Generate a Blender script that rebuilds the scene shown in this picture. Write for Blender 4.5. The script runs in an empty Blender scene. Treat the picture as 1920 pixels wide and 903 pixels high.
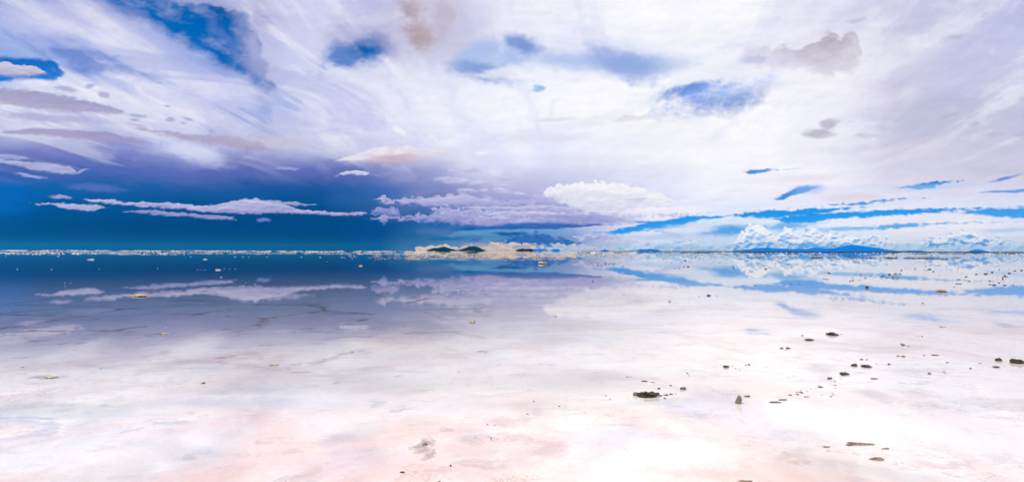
import bpy, bmesh, math, random
from mathutils import Vector, noise as mn

C = bpy.context.scene.collection
S = bpy.context.scene
F = 1000.0          # focal length in units of 1/1920 of the picture width
CAMH = 1.5

# ------------------------------------------------------------------ camera
cam = bpy.data.objects.new('camera', bpy.data.cameras.new('camera'))
C.objects.link(cam)
cam.data.sensor_width = 36.0
cam.data.lens = 36.0 * F / 1920.0
cam.location = (0, 0, CAMH)
cam.rotation_euler = (math.radians(90), math.radians(-0.149), 0)
cam.data.shift_y = 18.0 / 1920.0
cam.data.clip_start = 0.05
cam.data.clip_end = 200000
S.camera = cam

# ------------------------------------------------------------------ sun, exposure
SUN_EL, SUN_AZ = math.radians(56), math.radians(-125)     # azimuth clockwise from the view direction (+Y)
sd = bpy.data.lights.new('sun', 'SUN')
sun = bpy.data.objects.new('sun', sd)
C.objects.link(sun)
sd.energy = 2.6
sd.angle = math.radians(3)
sd.color = (1.0, 0.95, 0.88)
dirv = Vector((math.sin(SUN_AZ) * math.cos(SUN_EL), math.cos(SUN_AZ) * math.cos(SUN_EL), math.sin(SUN_EL)))
sun.rotation_euler = dirv.to_track_quat('Z', 'Y').to_euler()
S.view_settings.view_transform = 'Standard'
S.view_settings.look = 'None'
S.view_settings.gamma = 1.0
S.view_settings.exposure = 0.0
S.view_settings.use_curve_mapping = False
S.render.engine = 'CYCLES'
S.cycles.use_adaptive_sampling = True
S.cycles.adaptive_threshold = 0.03
S.cycles.adaptive_min_samples = 12
S.cycles.max_bounces = 6
S.cycles.diffuse_bounces = 2
S.cycles.glossy_bounces = 3
S.cycles.volume_bounces = 0
S.cycles.caustics_reflective = False
S.cycles.sample_clamp_indirect = 6.0
try:
    S.cycles.use_denoising = True
except Exception:
    pass


def lin(c):
    return tuple(((v / 255.0) / 12.92 if v / 255.0 <= 0.04045 else ((v / 255.0 + 0.055) / 1.055) ** 2.4) for v in c)


# ------------------------------------------------------------------ a small node language
class NT:
    flat = False

    def __init__(self, tree):
        self.t = tree
        self.n = tree.nodes
        self.l = tree.links

    def put(self, sock, v):
        if isinstance(v, bpy.types.NodeSocket):
            self.l.new(v, sock)
        elif v is not None:
            if isinstance(v, (tuple, list)) and len(v) == 3 and sock.type == 'RGBA':
                v = (*v, 1.0)
            sock.default_value = v

    def m(self, op, a, b=None, c=None, clamp=False):
        n = self.n.new('ShaderNodeMath')
        n.operation = op
        n.use_clamp = clamp
        self.put(n.inputs[0], a)
        if b is not None:
            self.put(n.inputs[1], b)
        if c is not None:
            self.put(n.inputs[2], c)
        return n.outputs[0]

    def vm(self, op, a, b=None, scale=None):
        n = self.n.new('ShaderNodeVectorMath')
        n.operation = op
        self.put(n.inputs[0], a)
        if b is not None:
            self.put(n.inputs[1], b)
        if scale is not None:
            self.put(n.inputs['Scale'], scale)
        return n.outputs['Value'] if op in ('LENGTH', 'DOT_PRODUCT') else n.outputs['Vector']

    def comb(self, x, y, z=0.0):
        n = self.n.new('ShaderNodeCombineXYZ')
        for i, v in enumerate((x, y, z)):
            self.put(n.inputs[i], v)
        return n.outputs[0]

    def sep(self, v):
        n = self.n.new('ShaderNodeSeparateXYZ')
        self.l.new(v, n.inputs[0])
        return n.outputs

    def lin01(self, v, a, b):
        """linear 0..1 between constants a and b, clamped (clamp flags on nodes cost far more in Cycles)"""
        t = self.m('MULTIPLY_ADD', v, 1.0 / (b - a), -a / (b - a))
        return self.m('MINIMUM', self.m('MAXIMUM', t, 0.0), 1.0)

    def mr(self, v, a, b, c=0.0, d=1.0, kind='SMOOTHSTEP'):
        if kind == 'LINEAR':
            return self.lin01(v, a, b)
        n = self.n.new('ShaderNodeMapRange')
        n.interpolation_type = kind
        n.clamp = False     # smoothstep clamps by itself
        for i, q in enumerate((v, a, b, c, d)):
            self.put(n.inputs[i], q)
        return n.outputs[0]

    def mix(self, fac, a, b, blend='MIX'):
        n = self.n.new('ShaderNodeMix')
        n.data_type = 'RGBA'
        n.blend_type = blend
        n.clamp_factor = True
        self.put(n.inputs[0], fac)
        self.put(n.inputs[6], a)
        self.put(n.inputs[7], b)
        return n.outputs[2]

    def noise(self, vec, scale, detail=3.0, rough=0.55, lac=2.0, dist=0.0, out='Fac'):
        n = self.n.new('ShaderNodeTexNoise')
        n.noise_dimensions = '2D' if self.flat else '3D'
        self.put(n.inputs['Vector'], vec)
        n.inputs['Scale'].default_value = scale
        n.inputs['Detail'].default_value = detail
        n.inputs['Roughness'].default_value = rough
        n.inputs['Lacunarity'].default_value = lac
        n.inputs['Distortion'].default_value = dist
        return n.outputs[out if out == 'Color' else 0]

    def voro(self, vec, scale, detail=0.0, rough=0.5, feature='F1', out='Distance', smooth=0.4):
        n = self.n.new('ShaderNodeTexVoronoi')
        n.voronoi_dimensions = '2D'
        n.feature = feature
        self.put(n.inputs['Vector'], vec)
        n.inputs['Scale'].default_value = scale
        if 'Detail' in n.inputs:
            n.inputs['Detail'].default_value = detail
            n.inputs['Roughness'].default_value = rough
        if feature == 'SMOOTH_F1':
            n.inputs['Smoothness'].default_value = smooth
        return n.outputs[out]

    def ramp(self, fac, stops, interp='LINEAR'):
        n = self.n.new('ShaderNodeValToRGB')
        r = n.color_ramp
        r.interpolation = interp
        r.elements[0].position = stops[0][0]
        r.elements[0].color = (*stops[0][1], 1)
        r.elements[1].position = stops[-1][0]
        r.elements[1].color = (*stops[-1][1], 1)
        for p, c in stops[1:-1]:
            e = r.elements.new(p)
            e.color = (*c, 1)
        self.l.new(fac, n.inputs[0])
        return n.outputs[0]

    def curve(self, fac, pts):
        n = self.n.new('ShaderNodeFloatCurve')
        cm = n.mapping
        cm.use_clip = False
        c = cm.curves[0]
        c.points[0].location = pts[0]
        c.points[1].location = pts[-1]
        for p in pts[1:-1]:
            c.points.new(*p)
        for p in c.points:
            p.handle_type = 'AUTO_CLAMPED'
        cm.update()
        self.l.new(fac, n.inputs['Value'])
        return n.outputs[0]

    def mapping(self, vec, loc, rot, scale):
        n = self.n.new('ShaderNodeMapping')
        n.vector_type = 'TEXTURE'
        self.l.new(vec, n.inputs[0])
        n.inputs['Location'].default_value = loc
        n.inputs['Rotation'].default_value = (0, 0, rot)
        n.inputs['Scale'].default_value = scale
        return n.outputs[0]


def hor(x):
    return 469.5 - (x - 960.0) * 5.0 / 1920.0


def UV(x, y):
    return (x - 960.0, hor(x) - y)


# ------------------------------------------------------------------ sky
W = bpy.data.worlds.new('World')
S.world = W
W.use_nodes = True
wt = W.node_tree
for n in list(wt.nodes):
    wt.nodes.remove(n)
N = NT(wt)
N.flat = True
tc = wt.nodes.new('ShaderNodeTexCoord')
D = N.vm('NORMALIZE', tc.outputs['Generated'])
dx, dy, dz = N.sep(D)[:3]
az = N.m('ARCTAN2', dx, dy)
caz = N.m('MAXIMUM', N.m('MINIMUM', az, 0.87), -0.87)
r = N.m('MAXIMUM', N.m('SQRT', N.m('ADD', N.m('MULTIPLY', dx, dx), N.m('MULTIPLY', dy, dy))), 0.02)
U = N.m('MULTIPLY_ADD', N.m('TANGENT', caz), 1000.0, N.m('MULTIPLY', N.m('SUBTRACT', az, caz), 1500.0))
V = N.m('DIVIDE', N.m('MULTIPLY', N.m('DIVIDE', dz, r), 1000.0), N.m('COSINE', caz))
P = N.comb(U, V, 0.0)

# plane-projected coordinates: high cloud seen in perspective
zc = N.m('ADD', N.m('MAXIMUM', dz, 0.0), 0.12)
PL = N.comb(N.m('DIVIDE', dx, zc), N.m('DIVIDE', dy, zc), 0.0)


def nwarp(vec, sx, sy, ax, ay, detail, rough=0.55, seed=0.0):
    q = N.vm('MULTIPLY', N.vm('ADD', vec, (seed, seed * 0.7, seed)), (1.0 / sx, 1.0 / sy, 1.0))
    c = N.noise(q, 1.0, detail, rough, out='Color')
    return N.vm('MULTIPLY', N.vm('SUBTRACT', c, (0.5, 0.5, 0.5)), (ax, ay, 0.0))


wF = N.vm('ADD', P, nwarp(P, 26, 13, 20, 9, 4, 0.62, 11.0))            # low, small clouds
wG = N.vm('ADD', P, nwarp(P, 60, 16, 70, 9, 5, 0.6, 31.0))             # long flat edges
wM = N.vm('ADD', P, nwarp(P, 120, 70, 90, 60, 6, 0.6, 57.0))           # high, large clouds
pu = N.voro(N.vm('MULTIPLY', P, (1 / 16.0, 1 / 11.0, 1.0)), 1.0, 2.0, 0.5)
wK = N.vm('ADD', N.vm('ADD', P, nwarp(P, 24, 14, 14, 6, 4, 0.6, 77.0)), N.comb(0.0, N.m('MULTIPLY_ADD', pu, 11.0, -5.0), 0.0))
wN = N.vm('ADD', P, nwarp(P, 90, 50, 40, 26, 5, 0.62, 57.0))
SEP = {k: N.sep(v) for k, v in (('F', wF), ('G', wG), ('M', wM), ('K', wK), ('N', wN))}
SEP['R'] = SEP['F']


def relief(fn, off):
    return N.m('SUBTRACT', fn(P), fn(N.vm('ADD', P, off)))


# fine billows (near the horizon) and broad billows (overhead)
fk = lambda v: N.m('MULTIPLY_ADD', N.noise(N.vm('MULTIPLY', v, (1 / 22.0, 1 / 13.0, 1.0)), 1.0, 4.0, 0.6), -1.1, N.voro(N.vm('MULTIPLY', v, (1 / 20.0, 1 / 14.0, 1.0)), 1.0, 2.0, 0.5))
relK = N.m('MULTIPLY', relief(fk, (1.5, -3.5, 0.0)), -1.7)
fb = lambda v: N.noise(N.vm('MULTIPLY', v, (1 / 90.0, 1 / 34.0, 1.0)), 1.0, 6.0, 0.6)
relB = N.m('MULTIPLY', relief(fb, (5.0, -7.0, 0.0)), -2.8)
fl = lambda v: N.noise(N.vm('MULTIPLY', v, (1 / 40.0, 1 / 11.0, 1.0)), 1.0, 5.0, 0.6)
relL = N.m('MULTIPLY', relief(fl, (2.0, -3.0, 0.0)), -2.2)
REL = {'K': relK, 'B': relB, 'L': relL}

zc = N.m('ADD', N.m('MAXIMUM', dz, 0.0), 0.12)
plx, ply = N.m('DIVIDE', dx, zc), N.m('DIVIDE', dy, zc)
cq, sq = math.sin(0.14), math.cos(0.14)
cix = N.m('MULTIPLY_ADD', plx, cq / 0.9, N.m('MULTIPLY_ADD', ply, sq / 0.9, 3.1))
ciy = N.m('MULTIPLY_ADD', plx, -sq / 0.28, N.m('MULTIPLY_ADD', ply, cq / 0.28, 1.7))
ci = N.noise(N.comb(cix, ciy, 0.0), 1.0, 7.0, 0.62, dist=0.35)
fbm = N.noise(N.vm('MULTIPLY', P, (1 / 70.0, 1 / 45.0, 1.0)), 1.0, 7.0, 0.66)
fine = N.noise(N.vm('MULTIPLY', P, (1 / 13.0, 1 / 6.0, 1.0)), 1.0, 4.0, 0.6)
RAG = {'M': N.m('ADD', N.m('SUBTRACT', ci, 0.5), N.m('SUBTRACT', fbm, 0.5)), 'F': N.m('SUBTRACT', fine, 0.5)}
RAG['G'] = RAG['K'] = RAG['F']
RAG['R'] = N.m('MULTIPLY_ADD', RAG['F'], 0.3, N.m('ADD', N.m('SUBTRACT', fbm, 0.5), N.m('SUBTRACT', ci, 0.5)))
RAG['N'] = RAG['M']
RAMP = {'M': (1.7, 60.0), 'N': (1.7, 70.0), 'R': (1.9, 30.0), 'F': (0.8, 7.0), 'G': (0.8, 6.0), 'K': (0.8, 6.0)}

XS = [i * 120 for i in range(17)]
ROWS = [
    (462, [(0, 66, 124), (0, 62, 116), (0, 59, 111), (0, 57, 109), (0, 56, 108), (0, 56, 108), (0, 60, 118), (110, 140, 175), (150, 150, 175), (175, 185, 210), (200, 218, 240), (190, 217, 242), (195, 222, 246), (205, 227, 247), (200, 225, 246), (190, 217, 243), (205, 224, 243)]),
    (445, [(0, 66, 130), (0, 62, 122), (0, 59, 117), (0, 58, 115), (0, 58, 115), (0, 58, 118), (0, 64, 128), (50, 115, 172), (80, 140, 195), (120, 155, 210), (212, 222, 243), (190, 214, 242), (190, 221, 250), (200, 223, 250), (214, 226, 243), (204, 221, 245), (202, 219, 242)]),
    (420, [(0, 74, 142), (0, 69, 131), (0, 65, 127), (0, 64, 125), (0, 63, 124), (0, 64, 126), (0, 72, 138), (45, 100, 168), (100, 130, 195), (172, 180, 224), (212, 222, 243), (195, 222, 248), (203, 227, 249), (210, 228, 250), (220, 229, 245), (222, 230, 245), (206, 221, 245)]),
    (385, [(0, 88, 160), (0, 86, 152), (0, 82, 146), (0, 80, 144), (0, 78, 142), (0, 77, 140), (50, 100, 165), (110, 130, 190), (160, 162, 214), (188, 192, 228), (212, 217, 243), (228, 232, 250), (228, 231, 248), (227, 231, 249), (229, 231, 246), (229, 231, 248), (218, 227, 248)]),
    (350, [(5, 98, 180), (20, 95, 168), (28, 92, 165), (40, 92, 166), (30, 86, 160), (25, 84, 156), (60, 105, 180), (145, 147, 198), (186, 187, 225), (200, 203, 233), (216, 219, 242), (240, 240, 250), (240, 238, 248), (238, 232, 245), (228, 224, 240), (222, 220, 240), (220, 218, 240)]),
    (320, [(60, 95, 175), (78, 100, 176), (80, 102, 178), (95, 106, 182), (90, 104, 180), (80, 100, 176), (130, 135, 195), (185, 188, 225), (208, 210, 238), (214, 216, 238), (224, 224, 242), (243, 242, 251), (242, 240, 250), (238, 236, 248), (220, 217, 235), (212, 208, 228), (210, 207, 230)]),
    (285, [(120, 125, 190), (120, 125, 190), (140, 145, 205), (195, 200, 235), (190, 192, 225), (190, 195, 230), (210, 210, 235), (222, 225, 247), (228, 230, 250), (236, 236, 250), (243, 243, 252), (249, 248, 253), (248, 247, 252), (232, 230, 242), (212, 208, 226), (210, 206, 226), (208, 205, 228)]),
    (245, [(190, 193, 228), (195, 196, 228), (200, 200, 232), (212, 214, 240), (214, 214, 236), (215, 218, 242), (220, 222, 246), (228, 230, 250), (235, 236, 250), (240, 239, 250), (247, 246, 253), (249, 248, 253), (248, 247, 253), (240, 238, 248), (212, 208, 226), (205, 203, 226), (205, 203, 228)]),
    (200, [(205, 208, 236), (205, 207, 235), (218, 221, 243), (221, 223, 246), (220, 222, 246), (225, 226, 248), (232, 232, 250), (238, 238, 251), (242, 241, 251), (246, 245, 252), (248, 248, 253), (244, 244, 252), (248, 247, 253), (243, 242, 250), (210, 206, 226), (200, 200, 226), (203, 203, 230)]),
    (160, [(195, 204, 236), (215, 218, 240), (215, 218, 242), (215, 220, 245), (220, 222, 245), (225, 228, 248), (228, 230, 248), (232, 234, 250), (236, 238, 250), (245, 245, 252), (247, 246, 252), (236, 240, 249), (246, 244, 251), (240, 238, 248), (212, 208, 230), (202, 202, 230), (198, 200, 228)]),
    (110, [(140, 170, 226), (170, 190, 235), (185, 195, 235), (188, 197, 236), (195, 200, 235), (200, 208, 240), (205, 207, 233), (218, 218, 241), (210, 217, 243), (213, 221, 244), (230, 234, 249), (240, 242, 250), (236, 234, 247), (230, 228, 242), (212, 210, 232), (203, 203, 230), (198, 202, 232)]),
    (60, [(175, 188, 236), (194, 199, 236), (192, 197, 235), (175, 180, 224), (182, 187, 226), (210, 212, 240), (205, 203, 225), (217, 215, 235), (228, 228, 246), (238, 238, 250), (246, 246, 252), (248, 248, 253), (243, 241, 250), (222, 218, 235), (212, 210, 232), (202, 202, 230), (195, 200, 230)]),
    (0, [(150, 160, 215), (160, 165, 215), (150, 150, 205), (160, 165, 215), (182, 182, 222), (205, 207, 238), (208, 208, 235), (222, 218, 238), (234, 232, 248), (242, 240, 250), (247, 246, 252), (249, 248, 253), (247, 246, 252), (225, 223, 240), (210, 208, 232), (200, 200, 230), (192, 196, 228)]),
]
base_p = N.vm('ADD', P, nwarp(P, 150, 60, 110, 34, 6, 0.58, 5.0))
bs = N.sep(base_p)
bu = N.m('MULTIPLY_ADD', bs[0], 1.0 / 1920.0, 0.5)
bv = bs[1]
col = None
prev = None
for yy, cs in ROWS:
    cs = [tuple(min(255, v + (5 if 850 < x < 1600 and min(c) > 205 else 0) + ((24, 11, 3)[i_] if x > 1150 and yy > 400 else 0)) for i_, v in enumerate(c)) for x, c in zip(XS, cs)]
    rc = N.ramp(bu, [(x / 1920.0, lin(c)) for x, c in zip(XS, cs)])
    vv = 470.0 - yy
    col = rc if col is None else N.mix(N.mr(bv, prev, vv, kind='LINEAR'), col, rc)
    prev = vv

# cirrus texture in the bright sky, in perspective
ci2 = N.noise(N.vm('MULTIPLY', PL, (0.9, 0.9, 1.0)), 1.0, 6.0, 0.62, dist=0.8)
hi = N.mr(V, 110.0, 260.0)
f1 = N.m('MULTIPLY', N.mr(ci, 0.48, 0.64), N.m('MULTIPLY', hi, N.mr(U, 150.0, 600.0, 0.6, 0.3)))
col = N.mix(f1, col, lin((251, 250, 254)))
f2 = N.m('MULTIPLY', N.mr(ci2, 0.50, 0.34), N.m('MULTIPLY', hi, 0.5))
f2 = N.m('MULTIPLY', f2, N.mr(U, 100.0, -500.0, 0.25, 1.0))
col = N.mix(f2, col, lin((150, 160, 220)))
f3 = N.m('MULTIPLY', N.mr(ci, 0.46, 0.34), N.m('MULTIPLY', hi, N.mr(U, -100.0, -600.0, 0.12, 0.6)))
col = N.mix(f3, col, lin((112, 145, 218)))


# the outlines below are worked out only after the base colour, which keeps the shader small enough for Cycles
SEP = {k_: (N.m('MULTIPLY_ADD', col, 1e-9, v_[0]), N.m('MULTIPLY_ADD', col, 1e-9, v_[1])) for k_, v_ in SEP.items()}


def group(name, ins, build):
    g = bpy.data.node_groups.new(name, 'ShaderNodeTree')
    for nm, ty in ins:
        g.interface.new_socket(nm, in_out='INPUT', socket_type=ty)
    g.interface.new_socket('Out', in_out='OUTPUT', socket_type='NodeSocketColor')
    T = NT(g)
    gi = g.nodes.new('NodeGroupInput')
    go = g.nodes.new('NodeGroupOutput')
    g.links.new(build(T, {nm: gi.outputs[nm] for nm, _ in ins}), go.inputs['Out'])
    return g


FLT, COL, VCT = 'NodeSocketFloat', 'NodeSocketColor', 'NodeSocketVector'


def g_shade(T, i, g):
    a = T.m('MULTIPLY_ADD', i['Rel'], i['K'], g)
    a = T.m('MINIMUM', T.m('MAXIMUM', a, 0.0), 1.0)
    return T.mix(a, i['Bottom'], i['Top'])


def g_ell(T, i):
    x = T.m('MULTIPLY_ADD', i['U'], i['A'], T.m('MULTIPLY_ADD', i['V'], i['B'], i['C']))
    y = T.m('MULTIPLY_ADD', i['U'], i['D'], T.m('MULTIPLY_ADD', i['V'], i['E'], i['F']))
    ln = T.m('MULTIPLY_ADD', i['Rag'], i['RagK'], T.m('SQRT', T.m('MULTIPLY_ADD', x, x, T.m('MULTIPLY', y, y))))
    al = T.mr(ln, i['Outer'], i['Inner'], 0.0, i['Opacity'])
    cc = g_shade(T, i, T.mr(y, -0.8, 0.7, kind='LINEAR'))
    return T.mix(al, i['Col'], cc)


def g_band(T, i):
    t = T.m('MULTIPLY_ADD', i['EdgeT'], 600.0, T.m('MULTIPLY_ADD', i['V'], -1.0, -50.0))
    b = T.m('MULTIPLY_ADD', i['EdgeB'], -600.0, T.m('ADD', i['V'], 50.0))
    t = T.m('MULTIPLY_ADD', i['Rag'], i['RagK'], t)
    b = T.m('MULTIPLY_ADD', i['Rag'], i['RagK'], b)
    al = T.m('MULTIPLY', T.mr(t, 0.0, i['SoftT']), T.mr(b, 0.0, i['SoftB'], 0.0, i['Opacity']))
    g = T.m('DIVIDE', T.m('MAXIMUM', b, 0.0), T.m('MAXIMUM', T.m('ADD', t, b), 1.0))
    cc = g_shade(T, i, T.m('ADD', g, i['Lift']))
    return T.mix(al, i['Col'], cc)


common = [('Rag', FLT), ('RagK', FLT), ('Top', COL), ('Bottom', COL), ('Rel', FLT), ('K', FLT), ('Opacity', FLT)]
GE = group('cloud_streak', [('Col', COL), ('U', FLT), ('V', FLT)] + [(q_, FLT) for q_ in 'ABCDEF'] + [('Outer', FLT), ('Inner', FLT)] + common, g_ell)
GB = group('cloud_band', [('Col', COL), ('V', FLT), ('EdgeT', FLT), ('EdgeB', FLT), ('SoftT', FLT), ('SoftB', FLT), ('Lift', FLT)] + common, g_band)


def inst(g, **kw):
    n = wt.nodes.new('ShaderNodeGroup')
    n.node_tree = g
    for k_, v_ in kw.items():
        N.put(n.inputs[k_], v_)
    return n.outputs[0]


def ell(x0, y0, x1, y1, rad, c, op=1.0, soft=0.5, w='F', c2=None, rel=None, k=1.0, rk=1.0):
    """soft-edged streak from one direction of the sky to another, rad = half thickness"""
    global col
    a, b = UV(x0, y0), UV(x1, y1)
    L = math.hypot(b[0] - a[0], b[1] - a[1]) / 2
    ct = cb = lin(c)
    if c2 is not None:
        cb = lin(c2)
    elif rel:
        ct, cb = tuple(min(1, v * 1.15) for v in ct), tuple(v * 0.8 for v in ct)
    cx, cy, rot, sx = (a[0] + b[0]) / 2, (a[1] + b[1]) / 2, math.atan2(b[1] - a[1], b[0] - a[0]), max(L, rad)
    co, si = math.cos(rot), math.sin(rot)
    col = inst(GE, Col=col, Rag=RAG[w], RagK=RAMP[w][0] * rk, U=SEP[w][0], V=SEP[w][1], A=co / sx, B=si / sx, C=-(cx * co + cy * si) / sx, D=-si / rad, E=co / rad, F=(cx * si - cy * co) / rad,
               Outer=1.0 + soft * 0.5, Inner=1.0 - soft * 0.5, Top=ct, Bottom=cb, Rel=REL[rel] if rel else 0.0, K=float(k), Opacity=float(op))


def band(pts, c, c2, st=2.0, sb=2.0, op=1.0, w='F', rel=None, k=1.0, gp=0.0, rk=1.0):
    """cloud or gap between an upper and a lower outline: pts = (x, y_top, y_bottom)"""
    global col
    us = [UV(x, 0)[0] for x, _, _ in pts]
    tb = [(hor(x) - yt, hor(x) - yb) for x, yt, yb in pts]
    u0, u1 = us[0], us[-1]
    fac = N.m('MULTIPLY_ADD', SEP[w][0], 1.0 / (u1 - u0), -u0 / (u1 - u0))
    et = N.curve(fac, [((u - u0) / (u1 - u0), (t + 50.0) / 600.0) for u, (t, b) in zip(us, tb)])
    eb = N.curve(fac, [((u - u0) / (u1 - u0), (b + 50.0) / 600.0) for u, (t, b) in zip(us, tb)])
    col = inst(GB, Col=col, Rag=RAG[w], RagK=RAMP[w][1] * rk, V=SEP[w][1], EdgeT=et, EdgeB=eb, SoftT=float(st), SoftB=float(sb), Lift=float(gp), Top=lin(c), Bottom=lin(c2), Rel=REL[rel] if rel else 0.0, K=float(k), Opacity=float(op))


# --- upper left: clear gaps and cirrus
ell(-20, 28, 190, 45, 26, (205, 208, 240), 0.5, 1.2, 'M')
band([(100, -60, -120), (160, -60, -10), (230, -60, 44), (290, -60, 80), (345, -50, 112), (385, -20, 138), (420, 0, 158), (450, 14, 172), (470, 42, 182), (486, 78, 190), (500, 112, 196), (520, 150, 196), (545, 190, 192), (580, 240, 180)], (0, 90, 168), (0, 108, 192), 26, 44, 1.0, 'N')
ell(395, 20, 440, 30, 14, (0, 88, 160), 0.9, 1.0, 'N')
ell(225, 12, 262, 30, 16, (105, 125, 195), 0.6, 1.3, 'M')
ell(395, 40, 450, 110, 9, (95, 130, 200), 0.55, 1.4, 'N')
ell(320, 2, 470, 12, 9, (178, 180, 220), 0.75, 1.0, 'M')
ell(455, 25, 500, 45, 13, (145, 140, 190), 0.7, 1.2, 'M')
band([(-40, 104, 165), (0, 108, 163), (40, 110, 158), (75, 111, 157), (98, 114, 160), (122, 138, 146)], (0, 100, 190), (10, 125, 215), 9, 8, 0.98, 'F')
ell(95, 100, 300, 152, 13, (95, 128, 205), 0.75, 1.4, 'M')
ell(170, 100, 250, 120, 8, (110, 140, 212), 0.6, 1.4, 'M')
ell(190, 158, 240, 172, 10, (165, 182, 228), 0.6, 1.4, 'M')
band([(-20, 130, 148), (10, 120, 150), (40, 127, 152), (58, 126, 151), (72, 131, 149), (90, 140, 143)], (215, 208, 228), (170, 168, 208), 2.5, 9, 1.0, 'F', 'L', 0.7)
# --- upper middle gaps
ell(600, 122, 716, 86, 24, (70, 120, 200), 0.9, 1.3, 'R')
ell(662, 96, 712, 84, 14, (0, 98, 172), 0.95, 1.2, 'R')
ell(600, 55, 690, 70, 16, (165, 168, 210), 0.5, 1.4, 'M')
ell(700, 60, 740, 105, 9, (150, 150, 195), 0.5, 1.3, 'F')
band([(830, 118, 128), (880, 62, 150), (960, 60, 142), (1000, 66, 128), (1040, 82, 138), (1100, 84, 142), (1180, 84, 152), (1240, 90, 150), (1300, 100, 125)], (160, 182, 232), (185, 205, 240), 34, 26, 0.95, 'R', 'B', 0.3)
ell(945, 68, 1010, 94, 15, (105, 138, 208), 0.8, 1.4, 'R')
ell(856, 128, 950, 142, 14, (120, 150, 215), 0.8, 1.4, 'R')
ell(1120, 112, 1230, 128, 26, (142, 166, 224), 0.8, 1.4, 'R')
ell(1000, 164, 1022, 166, 6, (115, 178, 230), 0.8, 1.0, 'F')
ell(900, 140, 1060, 128, 8, (246, 246, 253), 0.7, 1.2, 'M')
# --- brownish veil above the middle
ell(775, -30, 812, 95, 60, (206, 199, 218), 0.6, 1.3, 'M')
ell(760, -20, 786, 82, 20, (183, 165, 178), 0.85, 1.4, 'R', None, 'B', 0.8)
ell(780, 60, 796, 84, 13, (178, 158, 166), 0.7, 1.4, 'R')
ell(815, 10, 822, 70, 16, (186, 172, 186), 0.5, 1.3, 'M')
# --- right middle gaps
ell(1252, 178, 1340, 152, 12, (80, 128, 215), 0.9, 1.3, 'R')
ell(1270, 200, 1425, 164, 25, (135, 168, 230), 0.9, 1.4, 'R', None, 'B', 0.5)
ell(1290, 196, 1345, 186, 12, (105, 145, 220), 0.7, 1.4, 'R')
ell(1380, 115, 1450, 98, 9, (190, 196, 235), 0.8, 1.2, 'M')
ell(1340, 88, 1420, 84, 7, (225, 228, 245), 0.6, 1.3, 'M')
# --- grey ragged clouds on the right
band([(1440, 97, 99), (1465, 88, 106), (1495, 86, 118), (1520, 70, 126), (1545, 58, 132), (1560, 52, 134), (1572, 66, 128), (1590, 54, 128), (1600, 56, 118), (1612, 96, 99)], (180, 170, 187), (200, 193, 211), 14, 24, 0.95, 'R', 'B', 1.2, 0.0, 2.4)
ell(1400, 100, 1530, 118, 14, (205, 200, 222), 0.7, 1.5, 'R', rk=1.6)
ell(1530, 112, 1615, 128, 14, (202, 196, 214), 0.6, 1.5, 'R', rk=1.6)
ell(1518, 128, 1600, 120, 7, (198, 192, 212), 0.6, 1.2, 'F')
ell(1514, 248, 1564, 249, 8, (190, 186, 204), 0.95, 1.2, 'R')
ell(1538, 229, 1564, 226, 8, (194, 190, 206), 0.95, 1.2, 'R')
for a in ((1605, 250, 1640, 251, 4), (1712, 253, 1748, 248, 3.5), (1755, 220, 1800, 206, 5), (1776, 67, 1804, 64, 4), (1838, 27, 1856, 20, 4),
          (1818, 228, 1836, 226, 3), (1850, 248, 1880, 246, 3.5), (1905, 182, 1925, 180, 4), (1900, 247, 1925, 245, 5), (1590, 38, 1625, 31, 4)):
    ell(*a, (184, 184, 208), 0.7, 1.0, 'F')
ell(1640, 225, 1960, 180, 26, (188, 190, 216), 0.5, 1.5, 'M')
ell(1600, 270, 1900, 235, 22, (196, 196, 220), 0.45, 1.5, 'M')
band([(1145, 226, 228), (1165, 217, 229), (1200, 213, 226), (1240, 211, 219), (1275, 208, 211)], (222, 219, 232), (235, 233, 243), 3, 4, 0.9, 'F')
ell(1002, 226, 1080, 221, 3, (226, 224, 237), 0.9, 1.0, 'F')
ell(945, 262, 1090, 255, 10, (224, 223, 240), 0.7, 1.3, 'G')
ell(1180, 270, 1230, 262, 14, (236, 236, 250), 0.5, 1.4, 'M')
# thin veils drawn across the gaps so that the blue frays into the cloud
ell(452, 20, 500, 170, 24, (190, 190, 228), 0.7, 1.9, 'M')
ell(250, 70, 420, 150, 16, (170, 180, 228), 0.6, 1.9, 'M')
veil = N.m('MULTIPLY', N.mr(N.m('ADD', N.m('MULTIPLY', ci, 0.6), N.m('MULTIPLY', fbm, 0.4)), 0.49, 0.66), N.m('MULTIPLY', hi, 0.45))
col = N.mix(veil, col, N.mix(N.mr(U, -500.0, 0.0), lin((186, 192, 232)), lin((240, 240, 250))))
# --- left: mauve cloud banks
band([(-30, 168, 205), (0, 168, 206), (60, 171, 214), (120, 180, 218), (165, 190, 222), (205, 200, 224), (232, 210, 222), (245, 214, 217)], (160, 160, 202), (178, 168, 198), 7, 12, 0.96, 'F', 'L', 1.2, 0.0, 2.0)
for a in ((100, 168, 140, 174, 4), (158, 168, 180, 162, 4), (182, 180, 204, 184, 5), (240, 218, 275, 222, 4), (245, 229, 262, 229, 2.5), (312, 227, 328, 228, 4), (340, 222, 362, 229, 2.5), (305, 202, 318, 202, 2), (338, 233, 350, 234, 2)):
    ell(*a, (170, 174, 210), 0.85, 1.0, 'F')
ell(-20, 218, 190, 232, 6, (172, 176, 215), 0.75, 1.2, 'G')
band([(-10, 252, 254), (30, 245, 258), (90, 243, 263), (150, 246, 268), (200, 250, 273), (260, 262, 275), (310, 272, 276)], (150, 152, 200), (172, 158, 192), 5, 6, 0.85, 'G', 'L', 0.7)
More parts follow.
